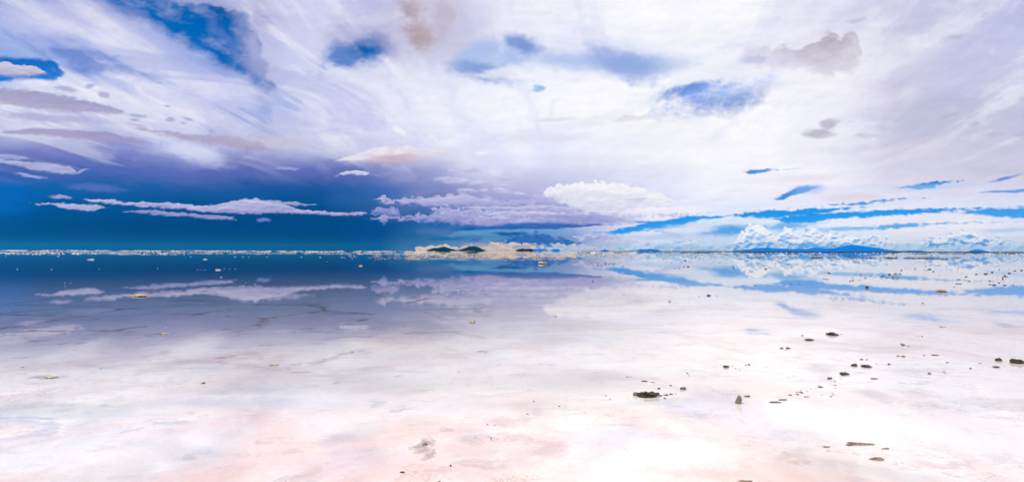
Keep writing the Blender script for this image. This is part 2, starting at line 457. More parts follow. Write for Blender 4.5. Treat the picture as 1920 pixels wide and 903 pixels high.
band([(212, 236, 238), (245, 235, 246), (290, 243, 258), (340, 250, 270), (400, 254, 281), (440, 257, 286), (480, 266, 290), (512, 280, 291), (560, 284, 286)], (166, 164, 204), (184, 171, 194), 6, 11, 0.96, 'G', 'L', 1.2, 0.0, 1.8)
ell(440, 262, 580, 272, 10, (200, 190, 208), 0.6, 1.3, 'G')
ell(470, 240, 600, 250, 10, (195, 196, 225), 0.5, 1.4, 'M')
ell(310, 275, 420, 306, 16, (214, 219, 245), 0.85, 1.4, 'G')
ell(400, 300, 700, 330, 20, (112, 118, 190), 0.45, 1.5, 'M')
ell(200, 300, 420, 340, 24, (92, 110, 186), 0.4, 1.5, 'M')
# --- lit cloud streaks in the dark storm
band([(-30, 290, 308), (10, 292, 306), (40, 294, 305), (52, 300, 304)], (176, 182, 224), (150, 155, 210), 3, 4, 0.9, 'F', 'L')
band([(-20, 300, 312), (20, 305, 316), (60, 307, 324), (100, 311, 331), (135, 318, 333), (142, 326, 330)], (186, 189, 226), (160, 164, 214), 3, 5, 0.95, 'F', 'L')
ell(28, 330, 82, 338, 3, (165, 170, 218), 0.9, 0.9, 'F')
ell(140, 328, 165, 322, 2.5, (165, 170, 218), 0.8, 0.9, 'F')
ell(132, 352, 225, 358, 6, (85, 112, 186), 0.85, 1.2, 'G')
ell(-30, 375, 60, 385, 26, (10, 105, 195), 0.5, 1.5, 'M')
ell(95, 373, 130, 374, 3.5, (158, 162, 214), 0.95, 0.8, 'F')
band([(66, 386, 388), (100, 385, 392), (130, 385, 398), (165, 386, 400), (190, 389, 397), (206, 393, 395)], (198, 196, 232), (165, 165, 214), 2.5, 3, 0.98, 'F', 'L')
band([(158, 378, 381), (180, 377, 385), (200, 376, 387), (235, 381, 390), (290, 382, 394), (350, 386, 397), (385, 388, 401), (405, 385, 402), (430, 381, 403), (450, 376, 404), (470, 374, 405), (500, 377, 404), (525, 381, 403), (560, 392, 404), (600, 397, 406), (640, 399, 407), (680, 399, 406), (690, 402, 404)], (200, 197, 232), (150, 150, 205), 2.2, 4, 0.98, 'F', 'L', 0.9)
band([(480, 377, 379), (520, 378, 384), (560, 381, 388), (584, 384, 387)], (182, 182, 224), (140, 148, 205), 2, 2.5, 0.9, 'F')
band([(232, 400, 402), (260, 397, 405), (310, 398, 409), (350, 402, 411), (400, 406, 416), (436, 410, 416), (446, 413, 415)], (168, 166, 214), (120, 135, 198), 2, 4, 0.95, 'F', 'L', 0.7)
ell(482, 415, 506, 415, 3, (110, 130, 196), 0.9, 0.9, 'F')
# --- middle: lit clouds
band([(612, 308, 311), (640, 295, 309), (670, 287, 310), (700, 276, 309), (740, 273, 308), (790, 276, 305), (820, 279, 300), (850, 282, 290)], (236, 231, 243), (206, 194, 214), 5, 12, 0.96, 'F', 'B', 0.8, 0.15, 1.6)
ell(690, 301, 790, 297, 7, (198, 174, 190), 0.75, 1.5, 'F')
ell(800, 285, 900, 292, 12, (222, 220, 240), 0.6, 1.5, 'R')
band([(628, 329, 331), (645, 323, 330), (665, 321, 330), (690, 324, 330), (704, 328, 330)], (226, 226, 246), (180, 183, 224), 2, 3, 0.96, 'F')
ell(515, 317, 560, 318, 2.5, (160, 164, 214), 0.85, 0.9, 'F')
ell(720, 328, 740, 325, 2, (160, 164, 214), 0.7, 0.9, 'F')
ell(738, 242, 760, 252, 6, (243, 243, 252), 0.9, 0.9, 'F')
ell(890, 288, 915, 286, 5, (240, 240, 251), 0.8, 0.9, 'F')
ell(917, 320, 939, 321, 10, (222, 224, 243), 0.95, 0.7, 'F')
for a in ((815, 337, 880, 340, 6), (860, 318, 900, 319, 5), (840, 322, 855, 320, 3), (935, 334, 958, 335, 3.5), (922, 349, 958, 349, 3.2), (880, 345, 908, 344, 5),
          (858, 357, 895, 359, 4.5), (900, 358, 915, 358, 4), (925, 356, 955, 361, 6), (960, 362, 983, 364, 4), (1020, 362, 1035, 363, 3)):
    ell(*a, (214, 216, 242), 0.85, 0.8, 'F', (170, 172, 215), 'L', 0.8)
# storm layers
band([(700, 372, 376), (715, 366, 380), (740, 370, 383), (770, 367, 384), (800, 366, 386), (830, 364, 388), (860, 360, 390), (875, 362, 391), (890, 369, 391), (905, 367, 392), (925, 366, 393), (945, 372, 393), (970, 371, 393), (1000, 369, 392), (1040, 366, 392), (1080, 372, 390)], (192, 190, 228), (142, 146, 204), 3, 7, 0.96, 'K', 'K', 0.36)
band([(695, 390, 394), (715, 386, 402), (740, 388, 401), (752, 394, 398)], (172, 165, 214), (110, 130, 196), 2.5, 4, 0.92, 'K', 'K', 0.4)
band([(805, 390, 394), (830, 386, 402), (870, 388, 404), (920, 389, 404), (960, 388, 404), (1000, 386, 404), (1050, 384, 405), (1100, 386, 404)], (198, 196, 232), (145, 148, 208), 2.5, 6, 0.95, 'K', 'K', 0.36)
band([(690, 406, 410), (720, 401, 416), (760, 400, 413), (800, 398, 414), (830, 396, 418), (870, 398, 422), (920, 401, 420), (980, 402, 424), (1040, 404, 428), (1100, 406, 420)], (180, 174, 220), (110, 130, 196), 2.5, 8, 0.92, 'K', 'K', 0.36)
band([(860, 408, 412), (900, 403, 422), (950, 400, 424), (1010, 400, 424), (1070, 402, 424), (1120, 406, 420)], (204, 202, 234), (135, 140, 202), 3, 8, 0.9, 'K', 'K', 0.36)
band([(780, 376, 379), (820, 371, 382), (850, 366, 383), (872, 364, 384), (900, 371, 384), (930, 376, 382)], (206, 203, 234), (158, 160, 212), 2, 5, 0.85, 'F', 'L', 0.6)
band([(850, 388, 391), (900, 387, 394), (960, 386, 395), (1010, 384, 396), (1060, 386, 396), (1100, 389, 393)], (218, 215, 240), (160, 162, 214), 2, 5, 0.85, 'F', 'L', 0.6)
band([(880, 399, 402), (930, 397, 405), (990, 396, 407), (1050, 397, 408), (1110, 398, 406), (1150, 400, 404)], (222, 219, 242), (158, 158, 212), 2, 6, 0.85, 'F', 'L', 0.6)
band([(1000, 366, 370), (1020, 362, 372), (1040, 366, 378), (1060, 372, 384), (1050, 380, 384)][:4], (226, 226, 244), (180, 182, 224), 2, 5, 0.85, 'F', 'L', 0.6)
band([(740, 412, 414), (790, 407, 414), (850, 405, 414), (890, 407, 413)], (176, 168, 216), (112, 128, 194), 2, 4, 0.8, 'F', 'L', 0.6)
# deep blue-violet bases
band([(820, 432, 434), (860, 420, 432), (920, 416, 430), (1000, 414, 430), (1060, 414, 428), (1110, 416, 425), (1160, 418, 421)], (60, 105, 185), (0, 92, 172), 6, 2, 0.92, 'G', 'L', 0.8)
ell(1010, 408, 1180, 412, 8, (150, 152, 210), 0.8, 1.3, 'G')
ell(880, 418, 955, 416, 5, (172, 164, 214), 0.8, 1.1, 'F')
band([(832, 446, 448), (860, 434, 446), (900, 430, 444), (950, 429, 442), (1000, 428, 440), (1070, 427, 434)], (110, 172, 208), (95, 155, 195), 4, 5, 0.7, 'G')
ell(925, 438, 985, 437, 3.6, (25, 85, 155), 0.95, 0.8, 'F')
band([(912, 450, 452), (940, 443, 450), (975, 436, 452), (995, 430, 455), (1020, 434, 456), (1050, 442, 457), (1075, 446, 456), (1090, 451, 454)], (70, 110, 188), (5, 85, 168), 4, 2.5, 0.95, 'K', 'K', 0.36)
ell(790, 434, 860, 438, 6, (92, 110, 172), 0.6, 1.3, 'G')
ell(795, 449, 868, 448, 3.2, (25, 98, 150), 0.85, 1.0, 'F')
ell(882, 449, 900, 450, 3, (75, 100, 165), 0.85, 1.0, 'F')
ell(870, 429, 893, 431, 2.5, (10, 80, 140), 0.85, 1.0, 'F')
ell(760, 462, 790, 466, 6, (45, 95, 150), 0.6, 1.3, 'G')
# golden clouds on the horizon
band([(782, 462, 474), (800, 456, 475), (830, 457, 475), (870, 458, 475), (905, 456, 475), (930, 452, 475), (950, 450, 475), (975, 451, 475), (1000, 457, 475), (1040, 461, 475), (1090, 464, 475)], (255, 222, 186), (206, 172, 172), 2.5, 1, 0.97, 'K', 'K', 0.6, 0.2)
ell(870, 459, 930, 461, 4, (196, 170, 178), 0.7, 1.1, 'F')
ell(955, 462, 1000, 463, 2.5, (120, 140, 185), 0.6, 1.1, 'F')
band([(1010, 462, 474), (1040, 456, 474), (1070, 454, 474), (1100, 455, 474), (1130, 458, 474), (1180, 462, 474), (1240, 464, 474)], (235, 224, 232), (175, 200, 232), 2, 1, 0.85, 'K', 'K', 0.7)
# big lit cumulus
band([(1022, 352, 362), (1035, 344, 372), (1060, 339, 384), (1090, 338, 394), (1120, 336, 400), (1150, 338, 402), (1185, 343, 402), (1210, 349, 400), (1235, 358, 396), (1258, 366, 388), (1270, 373, 378)], (247, 245, 251), (206, 206, 234), 2.5, 9, 0.98, 'K', 'K', 0.25, 0.12)
ell(1060, 362, 1160, 368, 4, (226, 224, 240), 0.7, 1.1, 'G')
ell(1176, 374, 1212, 371, 3, (205, 210, 238), 0.8, 1.0, 'F')
ell(1170, 396, 1330, 390, 7, (246, 243, 250), 0.9, 1.0, 'F')
ell(1080, 384, 1150, 390, 6, (216, 214, 238), 0.6, 1.2, 'G')
band([(1070, 442, 446), (1100, 434, 447), (1130, 434, 446), (1150, 437, 445), (1165, 443, 445)], (222, 214, 234), (150, 155, 212), 2.5, 3, 0.9, 'K', 'K', 0.36)
band([(1120, 452, 454), (1150, 446, 454), (1185, 445, 454), (1210, 450, 453)], (235, 222, 236), (190, 202, 235), 2, 3, 0.9, 'K', 'K', 0.36)
# --- right: clear gaps
band([(1100, 434, 437), (1145, 429, 441), (1180, 421, 438), (1215, 413, 433), (1250, 407, 428), (1290, 402, 420), (1340, 401, 410)], (0, 146, 234), (30, 168, 244), 4, 7, 0.97, 'G', None, 1, 0, 1.6)
ell(1190, 413, 1222, 416, 2, (30, 140, 228), 0.8, 0.9, 'F')
ell(1235, 425, 1290, 420, 4, (110, 180, 240), 0.6, 1.2, 'G')
ell(1320, 434, 1420, 426, 9, (60, 160, 235), 0.9, 1.2, 'G')
ell(1180, 444, 1300, 440, 5, (175, 205, 245), 0.6, 1.3, 'G')
band([(1396, 320, 323), (1410, 315, 325), (1430, 312, 322), (1450, 313, 318), (1478, 313, 316), (1490, 311, 315), (1504, 309, 311)], (10, 115, 205), (70, 155, 230), 5, 2.5, 0.95, 'F', None, 1, 0, 1.5)
band([(1450, 370, 373), (1468, 358, 374), (1480, 350, 368), (1495, 344, 364), (1515, 343, 356), (1540, 343, 348)], (0, 122, 215), (50, 150, 228), 7, 3, 0.95, 'F')
ell(1490, 352, 1545, 350, 8, (140, 185, 238), 0.6, 1.4, 'R')
band([(1684, 346, 348), (1710, 341, 351), (1735, 337, 351), (1760, 334, 345), (1785, 334, 338), (1806, 333, 335)], (0, 118, 208), (60, 155, 230), 3.5, 2.5, 0.97, 'F', None, 1, 0, 1.5)
ell(1690, 350, 1800, 343, 6, (160, 200, 242), 0.5, 1.8, 'G')
ell(1850, 337, 1914, 322, 3.5, (55, 135, 218), 0.85, 1.2, 'G')
band([(1800, 358, 360), (1850, 353, 359), (1900, 348, 357), (1960, 344, 352)], (20, 130, 220), (90, 165, 235), 5, 3, 0.9, 'G')
band([(1340, 404, 406), (1370, 399, 406), (1410, 394, 408), (1450, 390, 408), (1490, 388, 406), (1530, 386, 402), (1580, 384, 394)], (0, 142, 232), (20, 160, 242), 3.5, 6, 0.98, 'G', None, 1, 0, 1.6)
band([(1450, 404, 412), (1490, 400, 418), (1530, 396, 416), (1570, 393, 409), (1620, 390, 406), (1680, 387, 402), (1730, 385, 398), (1800, 384, 392)], (0, 144, 232), (10, 160, 242), 4, 5, 0.97, 'G', None, 1, 0, 1.6)
band([(1480, 386, 388), (1540, 381, 384), (1600, 375, 384), (1640, 371, 379), (1700, 367, 371), (1730, 366, 368)], (15, 138, 228), (60, 165, 238), 3, 5, 0.95, 'F', None, 1, 0, 1.5)
band([(1560, 424, 427), (1620, 420, 428), (1680, 414, 427), (1740, 412, 420), (1800, 410, 416), (1860, 410, 414)], (40, 160, 236), (80, 180, 242), 5, 5, 0.9, 'G', None, 1, 0, 1.6)
ell(1430, 425, 1530, 418, 7, (80, 172, 238), 0.8, 1.3, 'G')
ell(1530, 428, 1620, 424, 4, (90, 178, 238), 0.7, 1.3, 'G')
band([(1780, 392, 396), (1830, 385, 400), (1880, 381, 405), (1960, 378, 408)], (0, 144, 232), (10, 162, 242), 7, 6, 0.92, 'G', None, 1, 0, 1.6)
ell(1850, 428, 1940, 424, 4, (170, 198, 240), 0.6, 1.3, 'G')
ell(1560, 350, 1680, 345, 6, (210, 220, 246), 0.4, 1.4, 'G')
ell(1540, 372, 1640, 362, 8, (224, 216, 230), 0.6, 1.3, 'G')
ell(1440, 335, 1560, 330, 8, (236, 230, 240), 0.6, 1.3, 'G')
ell(1455, 318, 1560, 318, 6, (250, 249, 253), 0.6, 1.2, 'F')
ell(1800, 310, 1930, 316, 10, (202, 198, 218), 0.6, 1.4, 'G')
# --- cumulus on the right horizon
band([(1160, 461, 473), (1200, 450, 473), (1240, 448, 473), (1262, 442, 473), (1290, 446, 473), (1320, 449, 473), (1350, 452, 473), (1400, 454, 473), (1440, 458, 473)], (240, 244, 252), (150, 198, 240), 2.5, 1, 0.85, 'K', 'K', 0.7, -0.1)
band([(1374, 452, 468), (1384, 436, 468), (1396, 424, 467), (1408, 415, 467), (1424, 414, 466), (1436, 422, 466), (1446, 424, 466), (1456, 434, 466), (1466, 428, 466), (1478, 420, 466), (1490, 428, 466), (1504, 428, 466), (1516, 420, 466), (1532, 422, 465), (1546, 430, 465), (1560, 426, 465), (1580, 432, 464), (1600, 436, 464), (1622, 438, 463), (1645, 434, 462), (1665, 442, 460), (1690, 450, 460)], (250, 250, 253), (105, 172, 235), 1.8, 3, 0.98, 'K', 'K', 0.8, 0.12)
band([(1660, 452, 473), (1700, 449, 473), (1760, 452, 473), (1820, 450, 473), (1900, 447, 473), (1960, 446, 473)], (236, 240, 250), (165, 205, 240), 2.5, 1, 0.85, 'K', 'K', 0.7)
band([(1722, 446, 452), (1736, 438, 452), (1752, 436, 452), (1770, 436, 452), (1786, 428, 452), (1804, 423, 452), (1822, 424, 452), (1838, 432, 452), (1852, 440, 452), (1872, 438, 450), (1892, 446, 450), (1910, 449, 450)], (248, 248, 252), (95, 160, 230), 1.8, 1.8, 0.97, 'K', 'K', 0.8, 0.1)
band([(1400, 467, 473), (1460, 464, 473), (1560, 466, 473), (1640, 466, 473), (1700, 466, 473)], (222, 236, 248), (190, 222, 246), 2, 1, 0.8, 'F')

# broad relief over the whole sky so that no area is flat
rg = N.m('MULTIPLY_ADD', relB, 0.07, 1.0)
rg = N.m('MULTIPLY_ADD', relL, N.mr(V, 250.0, 60.0, 0.0, 0.06), rg)
col = N.vm('SCALE', col, scale=N.m('MINIMUM', rg, 1.12))

# above the photograph and behind the camera: broken cloud over the clear-sky model
sky = wt.nodes.new('ShaderNodeTexSky')
sky.sky_type = 'NISHITA'
sky.sun_disc = False
sky.sun_elevation = SUN_EL
sky.sun_rotation = SUN_AZ
clear = N.vm('SCALE', sky.outputs[0], scale=0.1)
cn = N.noise(N.vm('MULTIPLY', PL, (1.3, 1.3, 1.0)), 1.0, 6.0, 0.6, dist=0.5)
cover = N.mr(cn, 0.36, 0.56)
cl = N.mix(N.mr(cn, 0.45, 0.8), (0.98, 0.97, 1.0), (0.62, 0.62, 0.72))
upper = N.mix(cover, clear, cl)
m1 = N.mr(V, 470.0, 760.0)
m2 = N.mr(N.m('ABSOLUTE', az), 1.0, 1.5)
col = N.mix(N.m('MAXIMUM', m1, m2), col, upper)
bg = wt.nodes.new('ShaderNodeBackground')
wt.links.new(col, bg.inputs[0])
bg.inputs[1].default_value = 1.0
wo = wt.nodes.new('ShaderNodeOutputWorld')
wt.links.new(bg.outputs[0], wo.inputs[0])
W.cycles.sampling_method = 'MANUAL'
W.cycles.sample_map_resolution = 512


# ------------------------------------------------------------------ placing helpers
def ground(x, y):
    """ground point seen at (x, y) of the photograph"""
    d = CAMH * F / max(y - hor(x), 0.5)
    return ((x - 960.0) * d / F, d)


def new_mat(name):
    m = bpy.data.materials.new(name)
    m.use_nodes = True
    for n in list(m.node_tree.nodes):
        m.node_tree.nodes.remove(n)
    return m, NT(m.node_tree)


def finish(nt, shader, vol=None):
    o = nt.n.new('ShaderNodeOutputMaterial')
    if shader is not None:
        nt.l.new(shader, o.inputs['Surface'])
    if vol is not None:
        nt.l.new(vol, o.inputs['Volume'])


def link(name, me, mat, **props):
    o = bpy.data.objects.new(name, me)
    if mat is not None:
        me.materials.append(mat)
    C.objects.link(o)
    for k_, v_ in props.items():
        o[k_] = v_
    return o


# ------------------------------------------------------------------ wet salt flat
gm, G = new_mat('wet_salt')
gt = gm.node_tree.nodes.new('ShaderNodeTexCoord')
GP = gt.outputs['Object']
gdist = G.vm('LENGTH', GP)
near = G.mr(gdist, 60.0, 12.0)
salt = G.mix(G.mr(G.noise(GP, 0.55, 5, 0.6, dist=0.6), 0.42, 0.66), (0.92, 0.88, 0.85), (0.86, 0.73, 0.69))
salt = G.mix(G.m('MULTIPLY', G.mr(G.noise(GP, 1.7, 6, 0.62), 0.52, 0.72), 0.55), salt, (0.70, 0.56, 0.53))
salt = G.mix(G.m('MULTIPLY', G.mr(G.noise(G.vm('MULTIPLY', GP, (0.35, 1.0, 1.0)), 0.22, 4, 0.55), 0.5, 0.7), 0.5), salt, (0.66, 0.68, 0.70))
salt = G.mix(G.m('MULTIPLY', G.mr(G.noise(GP, 9.0, 5, 0.65), 0.5, 0.75), 0.35), salt, (0.62, 0.53, 0.50))


nearpink = G.m('MULTIPLY', G.mr(G.noise(GP, 0.9, 6, 0.66, dist=0.4), 0.36, 0.64), G.mr(gdist, 7.0, 4.0, 0.0, 0.9))
salt = G.mix(nearpink, salt, (0.93, 0.64, 0.55))
ln_ = G.m('ABSOLUTE', G.m('SUBTRACT', G.noise(G.vm('ADD', GP, (4.0, 9.0, 0.0)), 2.4, 6, 0.68, dist=0.3), 0.5))
lines = G.m('MULTIPLY', G.mr(ln_, 0.016, 0.002), G.m('MULTIPLY', G.mr(G.noise(GP, 1.1, 3, 0.5), 0.50, 0.60), G.mr(gdist, 16.0, 5.0, 0.0, 0.55)))
salt = G.mix(lines, salt, (0.52, 0.36, 0.30))
grain = G.m('MULTIPLY', G.mr(G.noise(GP, 42.0, 4, 0.75), 0.56, 0.72), G.mr(gdist, 9.0, 4.0, 0.0, 0.22))
salt = G.mix(grain, salt, (0.50, 0.43, 0.40))
streak = G.m('MULTIPLY', G.mr(G.noise(G.vm('MULTIPLY', GP, (1.0, 2.2, 1.0)), 2.6, 5, 0.66, dist=0.5), 0.56, 0.68), 0.42)
salt = G.mix(streak, salt, (0.50, 0.49, 0.50))


def stain_or_glare(x, y, w, h, c, op=0.7, soft=1.2, rot=0.0):
    global salt
    gx, gy = ground(x, y)
    rx = 0.5 * w * gy / F
    ry = 0.5 * h * gy * gy / (CAMH * F)
    q = G.mapping(gwp, (gx, gy, 0), rot, (rx, ry, 1.0))
    a = G.mr(G.vm('LENGTH', q), 1.0 + soft / 2, max(0.0, 1.0 - soft / 2), 0.0, op)
    salt = G.mix(a, salt, c)


gw = G.vm('MULTIPLY', G.vm('SUBTRACT', G.noise(GP, 6.0, 5, 0.65, out='Color'), (0.5, 0.5, 0.5)), (0.42, 0.5, 0.0))
gwp = G.vm('ADD', GP, gw)
GREY, OLIVE, BROWN, PINK, DARK = (0.40, 0.40, 0.43), (0.30, 0.30, 0.22), (0.30, 0.20, 0.13), (0.70, 0.50, 0.46), (0.12, 0.10, 0.07)
for a in ((90, 711, 60, 5, OLIVE, .7), (40, 770, 150, 24, (.45, .5, .48), .35), (228, 750, 60, 10, GREY, .4), (364, 855, 30, 14, BROWN, .45),
          (183, 848, 32, 10, PINK, .8), (585, 882, 40, 22, BROWN, .35), (545, 850, 26, 14, PINK, .8), (312, 797, 60, 12, GREY, .45), (260, 808, 24, 8, GREY, .4),
          (494, 829, 30, 10, PINK, .8), (424, 672, 22, 4, OLIVE, .7), (567, 699, 24, 5, OLIVE, .6), (553, 685, 18, 3, OLIVE, .6), (629, 719, 14, 7, OLIVE, .7),
          (707, 758, 22, 9, OLIVE, .6), (752, 767, 20, 8, OLIVE, .5), (749, 706, 18, 5, OLIVE, .6), (800, 733, 28, 5, OLIVE, .4), (832, 745, 20, 6, PINK, .5),
          (796, 834, 22, 26, BROWN, .75), (802, 852, 14, 14, BROWN, .6), (830, 808, 26, 8, BROWN, .35), (812, 880, 60, 14, PINK, .7), (900, 872, 90, 16, (.62, .42, .36), .6),
          (985, 782, 30, 10, BROWN, .3), (950, 790, 70, 14, PINK, .6), (1030, 840, 56, 34, PINK, .75), (1060, 765, 60, 7, OLIVE, .25), (1120, 705, 90, 26, (.5, .52, .46), .35),
          (1235, 752, 110, 16, (.50, .49, .45), .55), (1142, 778, 26, 6, BROWN, .3), (980, 703, 50, 5, GREY, .5), (906, 659, 22, 3, DARK, .6), (1124, 663, 24, 4, GREY, .5),
          (1712, 715, 40, 3, BROWN, .5), (1640, 735, 50, 22, GREY, .35), (1650, 745, 26, 16, (.42, .42, .5), .4), (1470, 815, 60, 8, GREY, .4), (1500, 862, 30, 10, PINK, .8),
          (1470, 850, 60, 12, PINK, .6), (1400, 902, 40, 10, BROWN, .6), (1330, 885, 120, 18, PINK, .6), (1770, 870, 90, 16, PINK, .6), (1870, 850, 60, 20, (.6, .52, .54), .4),
          (1860, 745, 120, 10, (.5, .52, .58), .35), (255, 560, 70, 3, (.5, .42, .34), .5), (305, 629, 40, 3, DARK, .5), (960, 576, 70, 1.2, DARK, .6), (665, 600, 40, 2, GREY, .5),
          (175, 603, 14, 3, DARK, .7), (100, 632, 22, 6, DARK, .6), (75, 643, 26, 3, DARK, .7), (153, 647, 14, 3, DARK, .6), (120, 648, 14, 3, DARK, .5),
          (366, 593, 20, 5, DARK, .5), (425, 620, 16, 3, BROWN, .5), (300, 607, 14, 2, DARK, .5), (250, 900, 80, 20, PINK, .4), (500, 650, 30, 2, BROWN, .4)):
    stain_or_glare(*a)
GLARE_WHITE = (0.97, 0.95, 0.93)  # bright cloud reflections painted into the salt as white patches
for a in ((1600, 785, 330, 80, GLARE_WHITE, .75, 1.6), (1270, 850, 240, 46, GLARE_WHITE, .6, 1.6), (250, 855, 380, 70, GLARE_WHITE, .6, 1.6), (520, 745, 420, 24, GLARE_WHITE, .5, 1.6),
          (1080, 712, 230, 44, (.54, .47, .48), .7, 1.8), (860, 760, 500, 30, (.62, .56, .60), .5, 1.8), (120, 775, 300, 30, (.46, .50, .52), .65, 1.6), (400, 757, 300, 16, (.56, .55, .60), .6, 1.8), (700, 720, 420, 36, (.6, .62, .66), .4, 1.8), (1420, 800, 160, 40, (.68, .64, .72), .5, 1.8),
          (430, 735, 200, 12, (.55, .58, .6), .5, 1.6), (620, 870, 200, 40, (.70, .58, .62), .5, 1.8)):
    stain_or_glare(*a)
# dark hairline cracks, seen mostly in the shallow left part
ck = G.voro(G.vm('ADD', GP, G.vm('MULTIPLY', gw, (1.6, 1.6, 0.0))), 0.42, feature='DISTANCE_TO_EDGE')
ckm = G.m('MULTIPLY', G.mr(ck, 0.055, 0.008), G.mr(G.noise(GP, 0.5, 4, 0.65), 0.44, 0.58))
gx_, gy_ = G.sep(GP)[0], G.sep(GP)[1]
ckm = G.m('MULTIPLY', ckm, G.m('MULTIPLY', G.mr(gy_, 6.0, 8.5), G.mr(gy_, 26.0, 16.0)))
ckm = G.m('MULTIPLY', ckm, G.mr(gx_, 1.0, -3.0, 0.12, 0.8))
salt = G.mix(ckm, salt, (0.10, 0.07, 0.05))

# sky reflection strengthened in colour: salt dimmed farther out, most on the left
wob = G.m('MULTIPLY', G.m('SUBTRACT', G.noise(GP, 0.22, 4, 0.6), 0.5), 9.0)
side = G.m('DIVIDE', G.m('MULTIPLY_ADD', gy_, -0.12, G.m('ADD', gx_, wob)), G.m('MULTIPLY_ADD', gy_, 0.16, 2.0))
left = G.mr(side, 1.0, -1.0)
left_dim = G.m('MULTIPLY', left, G.m('MULTIPLY_ADD', G.mr(G.m('ADD', gy_, G.m('MULTIPLY', wob, 0.5)), 4.4, 6.4), 0.50, G.mr(gy_, 6.5, 11.0, 0.0, 0.52)))
far_dim = G.m('MULTIPLY', G.mr(gdist, 4.5, 22.0, 1.0, 0.72), G.mr(gdist, 7.0, 45.0, 1.0, G.m('MULTIPLY_ADD', left, -0.34, 0.42)))
far_dim = G.m('MULTIPLY', far_dim, G.m('MULTIPLY_ADD', left_dim, -0.60, 1.0))
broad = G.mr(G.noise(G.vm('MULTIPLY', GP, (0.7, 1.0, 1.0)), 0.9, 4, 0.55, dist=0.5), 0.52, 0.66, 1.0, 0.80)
far_dim = G.m('MULTIPLY', far_dim, broad)
salt = G.vm('SCALE', salt, scale=far_dim)

bn = G.n.new('ShaderNodeBump')
bn.inputs['Strength'].default_value = 0.7
bn.inputs['Distance'].default_value = 0.02
G.l.new(G.m('ADD', G.noise(GP, 3.5, 6, 0.68), G.m('MULTIPLY', G.noise(GP, 34.0, 4, 0.7), 0.30)), bn.inputs['Height'])
dif = G.n.new('ShaderNodeBsdfDiffuse')
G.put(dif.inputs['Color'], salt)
G.l.new(bn.outputs[0], dif.inputs['Normal'])
# water film: a nearly still mirror with faint, very flat ripples
rb = G.n.new('ShaderNodeBump')
rb.inputs['Strength'].default_value = 1.0
G.l.new(G.mr(gdist, 30.0, 6.0, 0.00012, 0.0011), rb.inputs['Distance'])
rip = G.m('ADD', G.noise(G.vm('MULTIPLY', GP, (1.0, 1.6, 1.0)), 2.2, 3, 0.5), G.m('MULTIPLY', G.noise(GP, 0.35, 3, 0.5), 2.0))
G.l.new(rip, rb.inputs['Height'])
gl = G.n.new('ShaderNodeBsdfGlossy')
gl.inputs['Color'].default_value = (1, 0.985, 0.985, 1)
gl.inputs['Roughness'].default_value = 0.015
G.l.new(rb.outputs[0], gl.inputs['Normal'])
fr = G.n.new('ShaderNodeFresnel')
fr.inputs['IOR'].default_value = 2.4
mx = G.n.new('ShaderNodeMixShader')
G.l.new(G.m('MULTIPLY', fr.outputs[0], G.m('MULTIPLY_ADD', ckm, -0.75, 1.0)), mx.inputs[0])
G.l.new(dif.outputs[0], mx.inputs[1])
G.l.new(gl.outputs[0], mx.inputs[2])
finish(G, mx.outputs[0])

bm = bmesh.new()
lv = [0.0]
v_ = 6.0
while v_ < 31000:
    lv.append(v_)
    v_ *= 1.55
lv.append(32000.0)
lv = sorted([-a for a in lv[1:]] + lv)
grid = [[bm.verts.new((x, y, 0)) for x in lv] for y in lv]
for j in range(len(lv) - 1):
    for i in range(len(lv) - 1):
        bm.faces.new((grid[j][i], grid[j][i + 1], grid[j + 1][i + 1], grid[j + 1][i]))
me = bpy.data.meshes.new('ground')
bm.to_mesh(me)
bm.free()
link('ground', me, gm, kind='structure')


# ------------------------------------------------------------------ hills and islands
def plain_mat(name, c1, c2, scale, rough=0.9):
    m, T = new_mat(name)
    t = m.node_tree.nodes.new('ShaderNodeTexCoord')
    cc = T.mix(T.mr(T.noise(t.outputs['Object'], scale, 5, 0.6), 0.38, 0.64), c1, c2)
    b = T.n.new('ShaderNodeBsdfDiffuse')
    T.put(b.inputs['Color'], cc)
    b.inputs['Roughness'].default_value = rough
    finish(T, b.outputs[0])
    return m


def hill(name, prof, dist, depth, mat, seed=0, ny=22, sub=6):
    """prof = (x, height in 1/1920 picture widths) along the ridge, built at its real distance and size"""
    pts = []
    for (xa, ha), (xb, hb) in zip(prof, prof[1:]):
        for s in range(sub):
            t = s / sub
            pts.append((xa + (xb - xa) * t, ha + (hb - ha) * t))
    pts.append(prof[-1])
    k = dist / F
    x0 = (prof[0][0] + prof[-1][0]) / 2 - 960
    vs, fs = [], []
    for j in range(ny):
        t = -1 + 2 * j / (ny - 1)
        env = max(0.0, 1 - abs(t) ** 1.6)
        for i, (x, h) in enumerate(pts):
            X = (x - 960) * k
            Y = t * depth
            n = mn.fractal(Vector((X / (depth * 0.5) + seed, Y / (depth * 0.5), seed * 1.3)), 0.9, 2.1, 5)
            gul = 1 - 0.22 * abs(n) * (1 - env * 0.7)
            Z = h * k * env * gul + (n * 0.05 * h * k if 0 < i < len(pts) - 1 else 0)
            vs.append((X - x0 * k, Y, max(Z, -0.5) if env > 0 else -2.0))
    nx = len(pts)
    for j in range(ny - 1):
        for i in range(nx - 1):
            a = j * nx + i
            fs.append((a, a + 1, a + nx + 1, a + nx))
    me = bpy.data.meshes.new(name)
    me.from_pydata(vs, [], fs)
    me.update()
    o = link(name, me, mat, kind='structure')
    o.location = (x0 * k, dist, 0)
    return o


